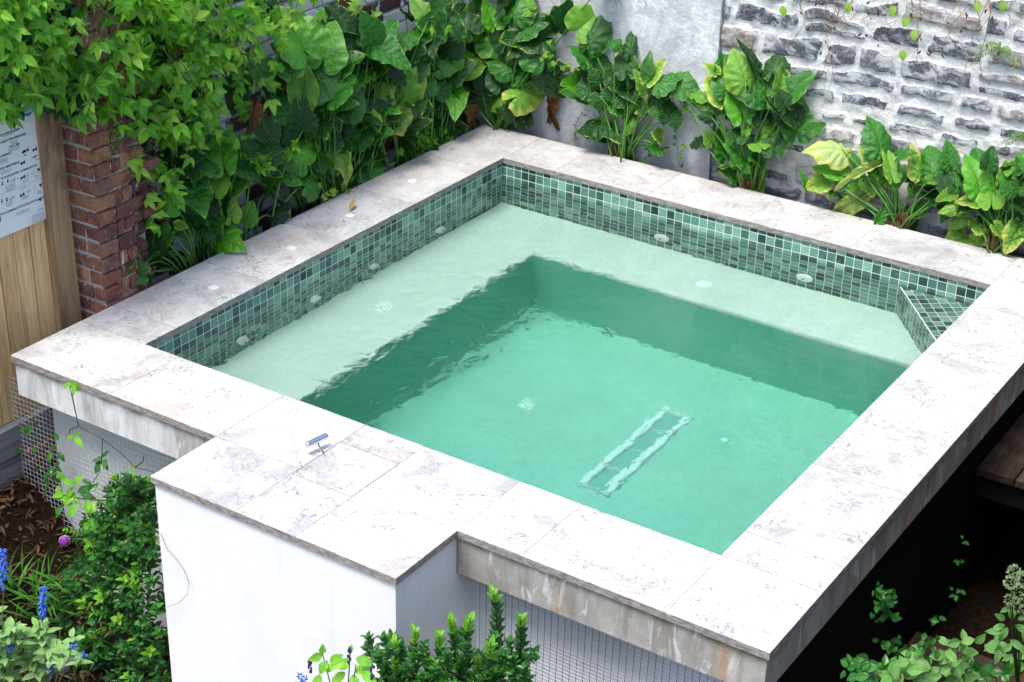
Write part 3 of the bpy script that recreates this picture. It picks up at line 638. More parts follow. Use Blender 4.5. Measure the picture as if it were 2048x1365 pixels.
# ------------------------------------------------------------------ leaves
def interp(tab, x):
    for (a, fa), (c, fc) in zip(tab, tab[1:]):
        if a <= x <= c: t = (x-a)/(c-a); return fa+(fc-fa)*t
    return tab[-1][1]
HEART = [(0, 1), (6, .93), (13, .82), (24, .68), (38, .59), (55, .52), (75, .475), (100, .45), (125, .44), (145, .44), (160, .40), (170, .30), (177, .12), (180, .05)]
def heart_mesh(name, seed, fold=.25, droop=.3, ripple=.03, roll=0.):
    b = MB(); rr = random.Random(seed); n = 40; m = 8; rows = []; uvs = []; ed = []
    ph = rr.uniform(0, 6)
    for i in range(m+1):
        q = i/m; row = []; ur = []
        for k in range(n+1):
            th = -179+358*k/n; r = interp(HEART, abs(th))*q; a = rad(th)
            r *= 1+.035*math.sin(5*a+ph)*q+.02*math.sin(11*a+ph*2)*q
            x = r*math.sin(a); y = r*math.cos(a); ax_ = abs(x)
            z = fold*ax_*(1-.5*ax_) - droop*max(y, 0)**2 - droop*.6*min(y, 0)**2 + ripple*math.sin(9*a+ph)*q*q*(.4+r) + .012*math.sin(ax_*30+y*22)*q*(1-q)*2
            z -= roll*ax_**2*2.2
            row.append((x, y, z)); ur.append((x, y)); ed.append(q)
        rows.append(row); uvs.append(ur)
    b.grid(rows, lambda i, j: uvs[i][j]); b.edge = ed
    return b
LG = dict(
 g=m_leaf('ear_leaf', (.004, .045, .005), (.018, .15, .008), (.10, .38, .015), (.22, .5, .07), .22, 0, .15, big=True, gloss=.5),
 l=m_leaf('ear_leaf_light', (.08, .27, .02), (.15, .38, .03), (.26, .5, .07), (.3, .5, .12), .38, .15, .3, big=True),
 y=m_leaf('ear_leaf_yellowing', (.07, .26, .015), (.12, .35, .02), (.2, .42, .04), (.35, .52, .1), .35, .75, .3, big=True),
 p=m_leaf('ear_leaf_pale', (.22, .38, .06), (.34, .5, .12), (.45, .6, .2), (.5, .6, .25), .5, .6, .3, big=True),
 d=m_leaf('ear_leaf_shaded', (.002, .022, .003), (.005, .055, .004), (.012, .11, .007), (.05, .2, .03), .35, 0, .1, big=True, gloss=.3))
def m_dead():
    N = NT('dead_leaf'); uv = N.uv(); a = N.noise(uv, 7, 5, .7)
    return N.done(N.ramp(a, [(.3, (.10, .045, .02)), (.5, (.26, .13, .05)), (.7, (.42, .27, .13))]), .8, N.bump(a, .03), .2)
LG['b'] = m_dead(); MTAN = plain('dry_leaf_tan', (.34, .23, .08), .8)
HM = {}
shapes = [(.35, .3, .035, 0), (.2, .6, .05, 0), (.55, .2, .035, .1), (.05, .45, .07, .45), (.7, .35, .05, .15), (-.15, .6, .07, .6)]
def heart(kind, var):
    if (kind, var) not in HM:
        f, d, rp, ro = shapes[var]
        if kind == 'b': f, d, rp, ro = .9, 1.0, .16, -.6
        HM[kind, var] = heart_mesh('leaf', var*7+3, f, d, rp, ro).mesh('ear_leaf', LG[kind], smooth=True)
    return HM[kind, var]
MPET = m_leaf('petiole_green', (.03, .13, .015), (.06, .2, .02), (.12, .3, .05), rough=.45, trans=0)
def frame(P, Y, n, L, W):
    Y = Y.normalized(); X = Y.cross(n).normalized(); Z = X.cross(Y)
    m = Matrix((X*W, Y*L, Z*L)).transposed().to_4x4(); m.translation = P; return m
def add_leaf(par, P0, P1, kind, wf=1., rr=R, nb=None):
    Y = P1-P0; L = Y.length; n = (-CD*.75+Vector((.1, -.15, .55))+Vector((rr.uniform(-.5, .5), rr.uniform(-.45, .5), rr.uniform(-.3, .4)))) if nb is None else nb
    o = bpy.data.objects.new('leaf', heart(kind, rr.randrange(len(shapes)))); sc.collection.objects.link(o); o.parent = par
    m = frame(P0, Y, n, L, L*wf); m.translation = P0-par.location; o.matrix_local = m; return o
def ear_plant(base, label, leaves, mp, plane, extra=18, spread=(.25, .12, .45), cat='plant', droop=.0, tuft=True, rmin=.13, rmax=.2):
    rr = random.Random(int(base[0]*3+base[1])); s, ox, oy = mp
    ax, val = plane
    B0 = at(ox+base[0]*s, oy+base[1]*s, **{ax: val}); B0.z = max(B0.z, -.45)
    par = empty('elephant_ear_plant', B0, label, cat, 'elephant ear plants around the pool')
    pet = []
    for lf in leaves:
        a0, a1, t0, t1 = lf[:4]; kind = lf[4] if len(lf) > 4 else 'g'; wf = (lf[5] if len(lf) > 5 else rr.uniform(.95, 1.2))*1.14
        dj = rr.uniform(-.05, .11)
        P0 = at(ox+a0*s, oy+a1*s, **{ax: val}); P1 = near(ox+t0*s, oy+t1*s, P0)
        k = rr.uniform(-.06, .06)
        P0 = P0-CD*dj; P1 = P1-CD*(dj+k)
        add_leaf(par, P0, P1, kind, wf, rr)
        pet.append(P0)
    lo = B0; 
    for i in range(extra):
        P0 = lo+Vector((rr.gauss(0, spread[0]), rr.gauss(0, spread[1]), rr.uniform(.08, spread[2]*1.5)))
        if ax == 'x': P0 = lo+Vector((rr.gauss(-.03, spread[1]*.6), rr.gauss(0, spread[0]), rr.uniform(.05, spread[2]*1.5))); P0.x = max(LX+.06, min(P0.x, -.40))
        else: P0.y = min(BY-.07, max(P0.y, 3.29))
        dr = Vector((rr.uniform(-1, 1), rr.uniform(-.9, .2), rr.uniform(-.5, .9)))
        if ax == 'x': dr = Vector((rr.uniform(-.1, .9), rr.uniform(-1, 1), rr.uniform(-.5, .9)))
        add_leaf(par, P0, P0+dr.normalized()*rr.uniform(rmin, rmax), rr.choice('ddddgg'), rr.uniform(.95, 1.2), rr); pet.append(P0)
    mb = MB()
    for P in pet:
        b0 = lo+Vector((rr.gauss(0, .035), rr.gauss(0, .03), -.03))
        if ax == 'x': b0 = lo+Vector((rr.gauss(0, .03), max(-.3, min(.3, (P.y-lo.y)*.55))+rr.gauss(0, .03), -.03))
        mid = b0.lerp(P, .5)+Vector((0, 0, .05))+(P-b0).cross(Vector((rr.uniform(-1, 1), rr.uniform(-1, 1), 0))).normalized()*.02
        mb.tube([b0, b0.lerp(mid, .5)+Vector((0, 0, .02)), mid, mid.lerp(P, .5)+Vector((0, 0, .015)), P], .0065, .0032, 5)
    mb.build('petioles', MPET, par, smooth=True)
    if tuft:
        mb = MB()
        for i in range(26):
            a = rr.uniform(0, 6.3); r = rr.uniform(.01, .06); p = lo+Vector((r*math.cos(a), r*math.sin(a), rr.uniform(-.05, .02)))
            blade(mb, p, Vector((math.cos(a)*.5, math.sin(a)*.5, rr.uniform(.4, 1.4))), Vector((math.cos(a), math.sin(a), .1)), rr.uniform(.05, .11), rr.uniform(.012, .03), .5, .4, rr=rr)
        mb.build('dry_sheaths', LG['b'], par)
    return par
def blade(mb, P, Y, n, L, W, curl=.2, fold=.25, ns=4, pw_=.8, rr=R, mi=0):
    P = Vector(P); Y = Vector(Y).normalized(); n = Vector(n); X = Y.cross(n)
    if X.length < 1e-3: X = Y.orthogonal()
    X.normalize(); Z = X.cross(Y); rows = []
    for i in range(ns+1):
        t = i/ns; w_ = max(.03, math.sin(math.pi*min(1, t*.96+.02)**pw_))*W*.5; c = P+Y*(L*t)-Z*(curl*L*t*t)
        rows.append([c-X*w_+Z*(fold*w_), c, c+X*w_+Z*(fold*w_)])
    mb.grid(rows, lambda i, j: (j*.5, i/ns), mi)

# ---- elephant ears along the left, three clumps
Z2 = (1/2.844, 480, 0); Z1 = (1/2.844, 0, 0); Z3 = (1/3.034, 1100, 0); Z4 = (1/2.625, 1560, 0)
ear_plant((520, 1080), 'tallest clump of large dark elephant ear leaves against the brick wall left of the pool', [
 (370, 290, 235, 60), (480, 330, 545, 120), (610, 390, 500, 370, 'g', 1.3), (640, 230, 610, 110), (700, 290, 660, 110), (770, 280, 885, 115, 'g', .95), (350, 540, 345, 290, 'l', .7), (480, 510, 405, 310),
 (560, 420, 700, 300), (270, 640, 170, 500), (150, 760, 80, 610), (620, 640, 680, 470), (560, 820, 690, 680, 'g', 1.1), (740, 730, 700, 580, 'l', 1.), (575, 840, 675, 1000, 'y', .9),
 (700, 960, 830, 860), (330, 1010, 205, 940), (450, 960, 555, 850), (490, 820, 410, 680), (390, 960, 360, 800), (300, 420, 250, 270), (430, 620, 500, 520), (690, 440, 760, 330), (760, 590, 860, 480, 'y', 1.15), (860, 690, 945, 480, 'y', .9),
 (940, 560, 1080, 380, 'y', .95), (600, 740, 640, 600, 'd'), (250, 800, 300, 700, 'd'), (480, 700, 440, 560, 'g'), (640, 560, 560, 480), (440, 640, 350, 620), (660, 800, 780, 720, 'd'), (820, 380, 800, 230), (860, 330, 900, 200)], Z2, ('x', -.50), extra=40, spread=(.42, .12, .62), tuft=False)
ear_plant((1020, 960), 'middle clump of elephant ear leaves leaning over the far left coping', [
 (1015, 275, 1040, 90, 'g', .85), (1070, 130, 1000, 0, 'l', .9), (930, 780, 1050, 650, 'g', 1.), (1200, 590, 1215, 460), (1130, 340, 1300, 220, 'g', .8), (1290, 420, 1420, 350, 'l', .8), (1300, 190, 1175, 80, 'd'), (1060, 520, 1000, 380), (900, 420, 840, 250),
 (1120, 520, 1200, 420), (980, 620, 900, 560, 'g'), (1100, 680, 1180, 620, 'd'), (1080, 200, 1160, 60), (1000, 420, 1060, 300), (1180, 760, 1100, 850, 'd'), (950, 850, 880, 760, 'd'), (1060, 880, 1120, 780, 'd'), (1190, 300, 1240, 160, 'd')], Z2, ('x', -.48), extra=26, spread=(.3, .12, .6), tuft=False)
ear_plant((1480, 700), 'far corner clump of tall dark elephant ear leaves where the two walls meet', [
 (1520, 240, 1555, 30, 'g', .85), (1440, 150, 1400, 10), (1725, 335, 1670, 110, 'g', 1.), (1580, 560, 1760, 455, 'y', .9), (1490, 560, 1375, 605, 'l', .8), (1530, 400, 1415, 310), (1610, 180, 1760, 95, 'g'), (1250, 50, 1300, 10), (1330, 200, 1220, 30, 'd'),
 (1640, 60, 1560, 0, 'l'), (1460, 250, 1370, 90), (1560, 330, 1500, 230), (1660, 520, 1620, 340, 'l', .7), (1380, 330, 1460, 200, 'd'), (1480, 480, 1440, 330), (1600, 450, 1640, 320), (1500, 640, 1580, 560, 'd'), (1700, 440, 1640, 390, 'd'), (1620, 700, 1590, 600, 'd'),
 (1400, 500, 1480, 400, 'd'), (1340, 120, 1380, -40), (1560, 100, 1620, -60)], Z2, ('y', 3.30), extra=28, spread=(.28, .05, .75), tuft=False, rmin=.16, rmax=.24)
ear_plant((1280, 1420), 'low clump of elephant ear leaves beside the brick pillar', [
 (1280, 930, 1225, 700, 'g', .75), (1160, 1110, 1080, 960, 'g', .8), (1230, 1080, 1280, 950, 'l'), (1310, 1080, 1400, 1000, 'g'), (1020, 1190, 940, 1130), (1320, 1230, 1290, 1090, 'l', .8), (1080, 1270, 960, 1150, 'g', 1.1), (1030, 1290, 1090, 1290, 'y', .9),
 (830, 1250, 760, 1330, 'y', .8), (800, 1560, 640, 1540, 'g', .8), (830, 1580, 790, 1650, 'g'), (1230, 1250, 1180, 1330, 'g'), (1400, 1250, 1440, 1150), (1370, 1060, 1500, 880, 'y', .35), (980, 1340, 900, 1420), (1150, 1400, 1060, 1460, 'd'), (1340, 1380, 1300, 1480, 'g'), (1180, 1220, 1230, 1130, 'd')], Z1, ('x', -.47), extra=22, spread=(.3, .1, .36))
# ---- along the back
ear_plant((440, 950), 'elephant ear clump with dry brown sheaths in front of the white plaster panel', [
 (190, 165, 335, 40, 'l', 1.25), (245, 265, 345, 75, 'g', .8), (320, 410, 320, 200, 'g', .8), (215, 380, 145, 255), (460, 430, 440, 255, 'g', .8), (490, 310, 530, 140, 'g', .5), (580, 450, 600, 320, 'g', .6), (490, 390, 610, 295, 'l', .6), (600, 490, 690, 370, 'y', .7),
 (640, 530, 770, 440), (560, 545, 520, 440, 'l', .8), (215, 590, 65, 525, 'g', .8), (300, 600, 325, 690, 'g', 1.5), (240, 580, 225, 450), (430, 595, 480, 660, 'g', 1.6), (540, 650, 640, 575, 'y', .8), (310, 730, 250, 835, 'y', .8), (500, 750, 450, 820, 'l', .8), (640, 820, 695, 885, 'y', 1.2),
 (720, 740, 760, 620, 'd'), (640, 700, 700, 620, 'g'), (380, 300, 430, 240), (380, 500, 330, 420, 'd'), (300, 520, 260, 440, 'd'), (460, 520, 520, 470, 'd'), (650, 600, 720, 560), (620, 880, 580, 930, 'g')], Z3, ('y', 3.33), extra=9, spread=(.16, .04, .34))
ear_plant((1190, 1120), 'elephant ear clump standing at the joint of the plaster panel and the stone wall', [
 (1050, 450, 1080, 260, 'g', .6), (1230, 420, 1155, 235, 'd', .4), (1180, 500, 1110, 310, 'l', 1.1), (1370, 410, 1425, 220, 'g', .8), (1310, 600, 1330, 395, 'g', .8), (1390, 560, 1430, 375, 'l', .8), (1460, 570, 1595, 430, 'g', .8), (1505, 790, 1520, 565, 'g', .85), (1160, 680, 1120, 440, 'g', .8),
 (1030, 600, 945, 440, 'y', .7), (940, 575, 850, 505, 'l', .8), (980, 640, 880, 615, 'g', .7), (970, 720, 890, 700, 'g', .8), (1200, 690, 1285, 615, 'y', .8), (1380, 800, 1320, 660, 'l', .9), (1350, 910, 1350, 765, 'g', 1.1), (1070, 920, 1040, 755, 'g', .9), (1180, 800, 1210, 700, 'l', .6), (1240, 1110, 1290, 940, 'y', .9),
 (1120, 1080, 1040, 1010, 'g'), (1590, 790, 1680, 735, 'g', .8), (1000, 440, 940, 370, 'y', .8), (1060, 560, 1000, 450), (1250, 560, 1300, 450, 'd'), (1280, 720, 1250, 600, 'd'), (980, 860, 930, 800, 'l'), (1120, 850, 1160, 760, 'd'), (1420, 740, 1430, 640, 'd'), (1260, 900, 1210, 830, 'l'), (1500, 600, 1560, 620, 'g'), (1410, 650, 1360, 540, 'd')], Z3, ('y', 3.33), extra=9, spread=(.17, .04, .36))
ear_plant((640, 1180), 'sparse elephant ear clump with a rolled pale leaf below the stone wall', [
 (320, 790, 150, 740, 'p', 1.), (520, 780, 490, 600, 'g', .95), (400, 910, 365, 750, 'g', .4), (460, 850, 405, 775, 'y', .9), (500, 870, 530, 735, 'g', .6), (560, 920, 540, 760, 'l', .6), (600, 830, 655, 800, 'g'), (720, 910, 705, 755, 'y', .6), (790, 910, 770, 740, 'g', 1.), (290, 920, 170, 860, 'g', .8),
 (230, 960, 125, 980, 'y', 1.2), (450, 900, 265, 985, 'p', .25), (450, 960, 300, 985, 'g', .4), (460, 950, 480, 1040, 'l', 1.1), (580, 970, 620, 920, 'l'), (400, 1050, 240, 1185, 'p', .5), (760, 960, 830, 950, 'l', .8), (850, 980, 860, 870, 'g', .8), (880, 1030, 800, 1055, 'l', .9), (500, 1160, 540, 1070, 'g', .6),
 (620, 900, 590, 990, 'g'), (700, 1000, 680, 930, 'g'), (130, 980, 100, 900, 'g', .5), (500, 900, 560, 960, 'g')], Z4, ('y', 3.34), extra=6, spread=(.15, .04, .2), rmin=.1, rmax=.15)
ear_plant((1150, 1290), 'bushy yellow-edged elephant ear clump at the far right end of the back coping', [
 (900, 850, 885, 730, 'g', .8), (930, 960, 900, 800, 'g', .6), (1030, 990, 990, 810, 'g', .9), (1100, 880, 1095, 665, 'g', .7), (1150, 950, 1200, 830, 'l', .6), (1090, 1070, 1110, 950, 'l', 1.1), (1000, 1070, 900, 1040, 'y', .8), (930, 1090, 830, 1110, 'l', .8), (1010, 1190, 1085, 1170, 'y', 1.4), (960, 1150, 880, 1200, 'l', .8),
 (960, 1250, 850, 1330, 'y', 1.), (1080, 1250, 1150, 1175, 'y', .8), (1230, 1210, 1165, 1340, 'y', .8), (1230, 1000, 1281, 920, 'g'), (1190, 1060, 1280, 1060, 'd', .9), (1180, 1120, 1240, 1120, 'l'), (1210, 910, 1281, 840, 'l'), (1050, 1260, 990, 1290, 'l'), (950, 1040, 900, 960), (1250, 1180, 1300, 1120, 'g'), (1100, 1200, 1150, 1260, 'y'), (1180, 1010, 1160, 900, 'g'), (1020, 1040, 960, 1120, 'g'),
 (1060, 1130, 1130, 1140, 'g'), (1290, 1240, 1300, 1340, 'y'), (1000, 930, 950, 860, 'd'), (1260, 900, 1320, 780, 'g')], Z4, ('y', 3.33), extra=16, spread=(.16, .05, .3), rmin=.1, rmax=.16)
# dead leaves hanging
def dead(px, py, qx, qy, pl, lab, wf=.7):
    P0 = at(px, py, **pl); P1 = near(qx, qy, P0) if 'z' not in pl else at(qx, qy, **pl); par = empty('dead_leaf', P0, lab, 'leaf', 'dry brown leaves'); add_leaf(par, P0, P1, 'b', wf, R, Vector((.1, -.1, 1)) if 'z' in pl else None); return par
dead(952, 226, 937, 262, dict(x=-.42), 'brown dried leaf hanging over the back left corner of the coping')
dead(1100, 205, 1104, 250, dict(y=3.39), 'crumpled brown leaf against the plaster, upper of the two beside the back corner', .6)
dead(1104, 240, 1124, 272, dict(y=3.39), 'curled brown leaf against the plaster, lower of the two beside the back corner', .3)
dead(506, 225, 500, 283, dict(x=-.45), 'long brown shrivelled leaf hanging in the vine left of the tallest clump', .5)
dead(350, 100, 348, 140, dict(x=-.40), 'brown shrivelled leaf hanging high in the vine above the brick pillar', .45)
b = MB(); p = at(700, 422, z=.006); blade(b, p, at(716, 400, z=.012)-p, Vector((0, 0, 1)), .085, .03, -.5, .8, 8); p = at(716, 400, z=.012); b.tube([p, p+Vector((.01, .03, .02)), p+Vector((-.02, .06, .03))], .0015, .001, 4); o = b.build('dead_leaf', MTAN, smooth=True); tag(o, 'yellow-brown curled leaf lying on the left coping', 'leaf', 'dry brown leaves')

# ---- passion vine over the fence and wall
MV = m_leaf('vine_leaf', (.008, .09, .006), (.08, .34, .015), (.32, .66, .04), (.28, .55, .12), .25, trans=.3, gloss=.45)
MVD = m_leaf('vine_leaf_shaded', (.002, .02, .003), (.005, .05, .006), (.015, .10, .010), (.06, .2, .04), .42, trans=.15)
MVY = m_leaf('vine_leaf_young', (.2, .46, .03), (.3, .6, .05), (.46, .7, .12), (.4, .65, .2), .4, trans=.4)
MSTEM = plain('vine_stem', (.10, .16, .04), .6); MWOODY = plain('woody_stem', (.06, .045, .035), .8); MTAN = plain('dry_stem', (.30, .2, .12), .85)
def inpoly(x, y, poly):
    c = False; j = len(poly)-1
    for i in range(len(poly)):
        xi, yi = poly[i]; xj, yj = poly[j]
        if (yi > y) != (yj > y) and x < (xj-xi)*(y-yi)/(yj-yi)+xi: c = not c
        j = i
    return c
def palmate(mb, P, rr, size, nb, lobes=5, mi=0, dn=.5):
    d = Vector((rr.uniform(-1, 1), rr.uniform(-1, 1), rr.uniform(-1, .6)-dn)).normalized(); n = nb+Vector((rr.uniform(-.9, .9), rr.uniform(-.9, .9), rr.uniform(-.5, .5))); n.normalize()
    d = (d-n*d.dot(n)).normalized(); s = n.cross(d)
    for k in range(lobes):
        a = rad((k-(lobes-1)/2)*(46 if lobes == 5 else 58)+rr.uniform(-9, 9)); L = size*(1-.16*abs(k-(lobes-1)/2))*rr.uniform(.9, 1.1)
        blade(mb, P, d*math.cos(a)+s*math.sin(a), n+Vector((rr.uniform(-.2, .2), rr.uniform(-.2, .2), 0)), L, L*rr.uniform(.42, .54), rr.uniform(.1, .6), .35, 5, .85, rr, mi)
NV = Vector((.35, -.55, .75))
rr = random.Random(5)
vine = empty('passion_vine', (-.6, 1, 1), 'dense mass of green palmate vine leaves spilling over the fence at top left', 'vine')
fv = MB(); fd = MB(); fy = MB(); sv = MB()
poly = [(-60, -90), (640, -90), (560, 30), (520, 90), (430, 170), (420, 240), (380, 290), (300, 262), (240, 262), (200, 225), (150, 232), (105, 205), (60, 195), (30, 215), (-60, 205)]
n = 0
while n < 980:
    x, y = rr.uniform(-60, 640), rr.uniform(-90, 300)
    if not inpoly(x, y, poly) or (x > 400 and rr.random() < .4): continue
    n += 1; P = at(x, y, x=rr.uniform(-.56, -.30) if x > 110 else rr.uniform(-.50, -.25)); sz = rr.uniform(.045, .095)
    palmate(fv if rr.random() < .84 else fy, P, rr, sz, NV, rr.choice((2, 3, 3, 5)))
n = 0
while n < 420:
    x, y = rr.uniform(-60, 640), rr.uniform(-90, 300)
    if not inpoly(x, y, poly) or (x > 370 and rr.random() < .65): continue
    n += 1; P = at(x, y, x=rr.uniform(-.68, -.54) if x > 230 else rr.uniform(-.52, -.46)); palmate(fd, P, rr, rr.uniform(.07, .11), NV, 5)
strands = [((250, 180), (225, 260), (210, 335), 9, 'v'), ((330, 220), (300, 330), (300, 430), 14, 'v'), ((300, 420), (320, 480), (290, 540), 6, 'v'), ((430, 180), (400, 270), (370, 330), 16, 'v'), ((400, 220), (460, 280), (530, 330), 22, 'v'), ((480, 120), (500, 220), (470, 300), 18, 'v'), ((545, 20), (560, 120), (540, 200), 12, 'v'),
  ((600, -20), (590, 40), (560, 90), 12, 'y'), ((430, 50), (450, 90), (430, 130), 14, 'y'), ((420, 180), (425, 220), (420, 250), 8, 'y'), ((700, -20), (740, 10), (770, 35), 8, 'y'), ((640, -10), (650, 25), (660, 40), 6, 'v'), ((330, 230), (360, 320), (330, 380), 10, 'v'), ((245, 250), (245, 280), (250, 300), 4, 'y'), ((290, 320), (260, 330), (268, 300), 3, 'y'),
  ((860, 40), (890, 60), (920, 80), 6, 'v'), ((520, 330), (560, 300), (600, 290), 5, 'v'), ((500, 0), (470, 60), (520, 120), 12, 'v'), ((20, 190), (30, 220), (20, 235), 4, 'v'), ((70, 180), (30, 190), (60, 185), 6, 'y'), ((350, 330), (340, 400), (335, 455), 8, 'v')]
for a, b_, c, k, kd in strands:
    pts = [Vector((a[0]*(1-t)**2+2*b_[0]*t*(1-t)+c[0]*t*t, a[1]*(1-t)**2+2*b_[1]*t*(1-t)+c[1]*t*t, 0)) for t in [i/8 for i in range(9)]]
    dp = rr.uniform(-.5, -.36); sv.tube([at(p.x, p.y, x=dp-.02) for p in pts], .0025, .0015, 4)
    for i in range(k):
        p = pts[rr.randrange(9)]; palmate(fv if kd == 'v' and rr.random() < .8 else fy, at(p.x+rr.gauss(0, 13), p.y+rr.gauss(0, 10), x=dp+rr.uniform(-.05, .05)), rr, rr.uniform(.04, .075), NV, rr.choice((3, 5)))
for i in range(34):
    x, y = rr.uniform(0, 520), rr.uniform(-20, 180); p0 = at(x, y, x=-.28); p1 = at(x+rr.uniform(-90, 90), y+rr.uniform(20, 110), x=-.36); sv.tube([p0, p0.lerp(p1, .5)+Vector((.02, 0, -.03)), p1], .0022, .0014, 4)
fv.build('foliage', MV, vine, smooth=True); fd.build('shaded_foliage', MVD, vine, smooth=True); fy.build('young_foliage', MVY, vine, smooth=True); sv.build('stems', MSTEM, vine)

# small creepers
def creeper(name, label, paths, pl, n, size, mat, lob=5, nb=Vector((0, -.8, .5)), wd=9, cat='creeper'):
    rr = random.Random(len(label)); f = MB(); s = MB(); P0 = at(*paths[0][-1], **pl); par = empty(name, P0, label, cat)
    for pa in paths:
        s.tube([at(x, y, **pl) for x, y in pa], .0018, .001, 4)
        for i in range(n):
            k = rr.randrange(len(pa)-1); t = rr.random(); x = pa[k][0]*(1-t)+pa[k+1][0]*t; y = pa[k][1]*(1-t)+pa[k+1][1]*t
            palmate(f, at(x+rr.gauss(0, wd), y+rr.gauss(0, wd*.8), **pl)-CD*rr.uniform(0, .05), rr, size*rr.uniform(.7, 1.3), nb, lob)
    s.build('stems', MWOODY, par); f.build('foliage', mat, par, smooth=True); return par
creeper('creeper', 'fine creeper trailing down the plaster panel right of the first back clump', [[(1340, 160), (1350, 230), (1355, 290), (1358, 335)], [(1290, 250), (1310, 290), (1290, 320)], [(1345, 190), (1380, 225), (1400, 260)]], dict(y=3.36), 16, .022, MV)
creeper('creeper', 'small creeper sprig hanging on the plaster left of the first back clump', [[(1165, 225), (1150, 255), (1148, 285)]], dict(y=3.40), 14, .011, MV, wd=4)
creeper('creeper', 'pale creeper sprigs crossing the gap between the corner clump and the first back clump', [[(1110, 125), (1130, 140), (1150, 150)], [(1100, 120), (1085, 100), (1090, 130)]], dict(y=3.2), 8, .024, MVY)
creeper('weed', 'small bright weed growing over the edge of the left coping', [[(650, 380), (670, 390), (672, 425)], [(655, 400), (690, 375), (700, 385)]], dict(x=-.39), 14, .024, MVY, wd=8, cat='weed')
creeper('weed', 'dark low weeds under the middle clump at the back left coping', [[(820, 290), (860, 300), (900, 285)], [(830, 270), (880, 285), (940, 270)]], dict(x=-.43), 26, .035, MV, wd=12, cat='weed')

# dry vines hanging over the stone wall, fern tufts
dv = empty('dry_vine', at(1800, 0, y=BY), 'bare brown vine twigs hanging over the top of the stone wall', 'vine'); s = MB(); f = MB(); rr = random.Random(3)
for i in range(26):
    x = rr.uniform(1560, 2060); p = []; y = -60; xx = x; L = rr.uniform(60, 240) if i % 3 == 0 else rr.uniform(20, 110)
    for k in range(9): p.append(at(xx, y+k*(60+L)/8, y=BY-.06-.02*math.sin(k+i))); xx += rr.uniform(-16, 14)
    s.tube(p, .0028, .001, 4)
for i in range(22):
    x = rr.uniform(1600, 2040); y = rr.uniform(-10, 60); p0 = at(x, y, y=BY-.07); p1 = at(x+rr.uniform(-60, 60), y+rr.uniform(-30, 60), y=BY-.07); s.tube([p0, p0.lerp(p1, .5)+Vector((0, -.03, -.03)), p1], .0022, .001, 4)
for x, y in ((1790, 12), (1818, 36), (1808, 100), (1832, 60), (1962, 4), (1700, 6), (2010, 2), (1565, 12)):
    P = at(x, y, y=BY-.08); blade(f, P, Vector((rr.uniform(-.6, .6), -.2, -1)), Vector((0, -1, .4)), .06, .045, .3, .2)
d2 = MB()
for i in range(40): P = at(rr.uniform(1600, 2048), rr.uniform(-20, 110), y=BY-.07); blade(d2, P, Vector((rr.uniform(-1, 1), -.2, -1)), Vector((rr.uniform(-1, 1), -1, .2)), rr.uniform(.015, .035), .012, .6, .6)
s.build('twigs', MTAN, dv); f.build('green_leaves', MVY, dv, smooth=True); d2.build('dry_leaves', LG['b'], dv)
dv2 = empty('dry_vine', at(1250, 0, y=BY), 'thin dry vine strands on the top of the white plaster panel', 'vine'); s = MB()
for x0, L, dx in ((1105, 35, 40), (1228, 22, 4), (1282, 20, 10), (1350, 14, 3), (1236, 18, -10)): s.tube([at(x0+dx*k/5+3*math.sin(k*2), -30+(L+30)*k/5, y=BY-.06) for k in range(6)], .003, .001, 4)
s.build('twigs', MTAN, dv2)
MFERN = m_leaf('fern_leaf', (.12, .3, .03), (.2, .42, .05), (.35, .55, .1), trans=.3)
def fern(px, py, label, nfr, size, seed):
    rr = random.Random(seed); P = at(px, py, y=BY-.03); par = empty('fern', P, label, 'fern', 'ferns on the stone wall'); f = MB(); s = MB()
    for i in range(nfr):
        a = rad(-100+200*i/(nfr-1)+rr.uniform(-12, 12)); d = Vector((math.sin(a), -.45, math.cos(a)*.75+.1)).normalized(); pts = [P+d*size*t+Vector((0, 0, -size*.55*t*t)) for t in [k/10 for k in range(11)]]; s.tube(pts, .0012, .0006, 3)
        for k in range(1, 11):
            sd_ = d.cross(Vector((0, -.5, .9))).normalized(); l = size*.17*(1-.75*k/11)
            for q in (-1, 1): blade(f, pts[k], sd_*q+d*.35, Vector((0, -.6, .8)), l, size*.06, .2, .1, 2)
    f.build('fronds', MFERN, par); s.build('stalks', MSTEM, par)
fern(2000, 100, 'small bright fern growing from the stone wall near the top', 8, .13, 4); fern(2062, 275, 'yellow-green fern cut by the right edge of the picture', 8, .14, 9)

# ---- bottom left: shrub, climber, salvias, grass, litter
def sprig(mb, P, d, rr, n, L, ls, nb=Vector((.2, -.5, .8)), wr=.5, mi=0, stem=None, whorl=2, tipup=.55, curl=.2):
    d = Vector(d).normalized(); a0 = d.orthogonal().normalized(); b0 = d.cross(a0)
    for i in range(n):
        t = (i+.5)/n; c = Vector(P)+d*(L*t)
        for k in range(whorl):
            a = math.tau*k/whorl+i*(math.pi/2 if whorl == 2 else .8)+rr.uniform(-.3, .3); o = a0*math.cos(a)+b0*math.sin(a)
            blade(mb, c, o+d*(tipup+t*.6), d+nb*.4-o*.2, ls*rr.uniform(.8, 1.15)*(1.1-.35*t), ls*wr*rr.uniform(.85, 1.1), curl, .25, 4, .85, rr, mi)
    if stem: stem.tube([Vector(P)-d*L*.6, Vector(P)+d*L*.5, Vector(P)+d*L*.97], .0024, .0013, 4)
MS = m_leaf('shrub_leaf', (.006, .055, .010), (.018, .13, .014), (.06, .27, .025), (.12, .3, .08), .26, trans=.15, tip=(.4, .2, .1), tipamt=.12, gloss=.6)
MSD = m_leaf('shrub_leaf_deep', (.004, .03, .005), (.008, .06, .008), (.012, .1, .012), trans=.1, rough=.35)
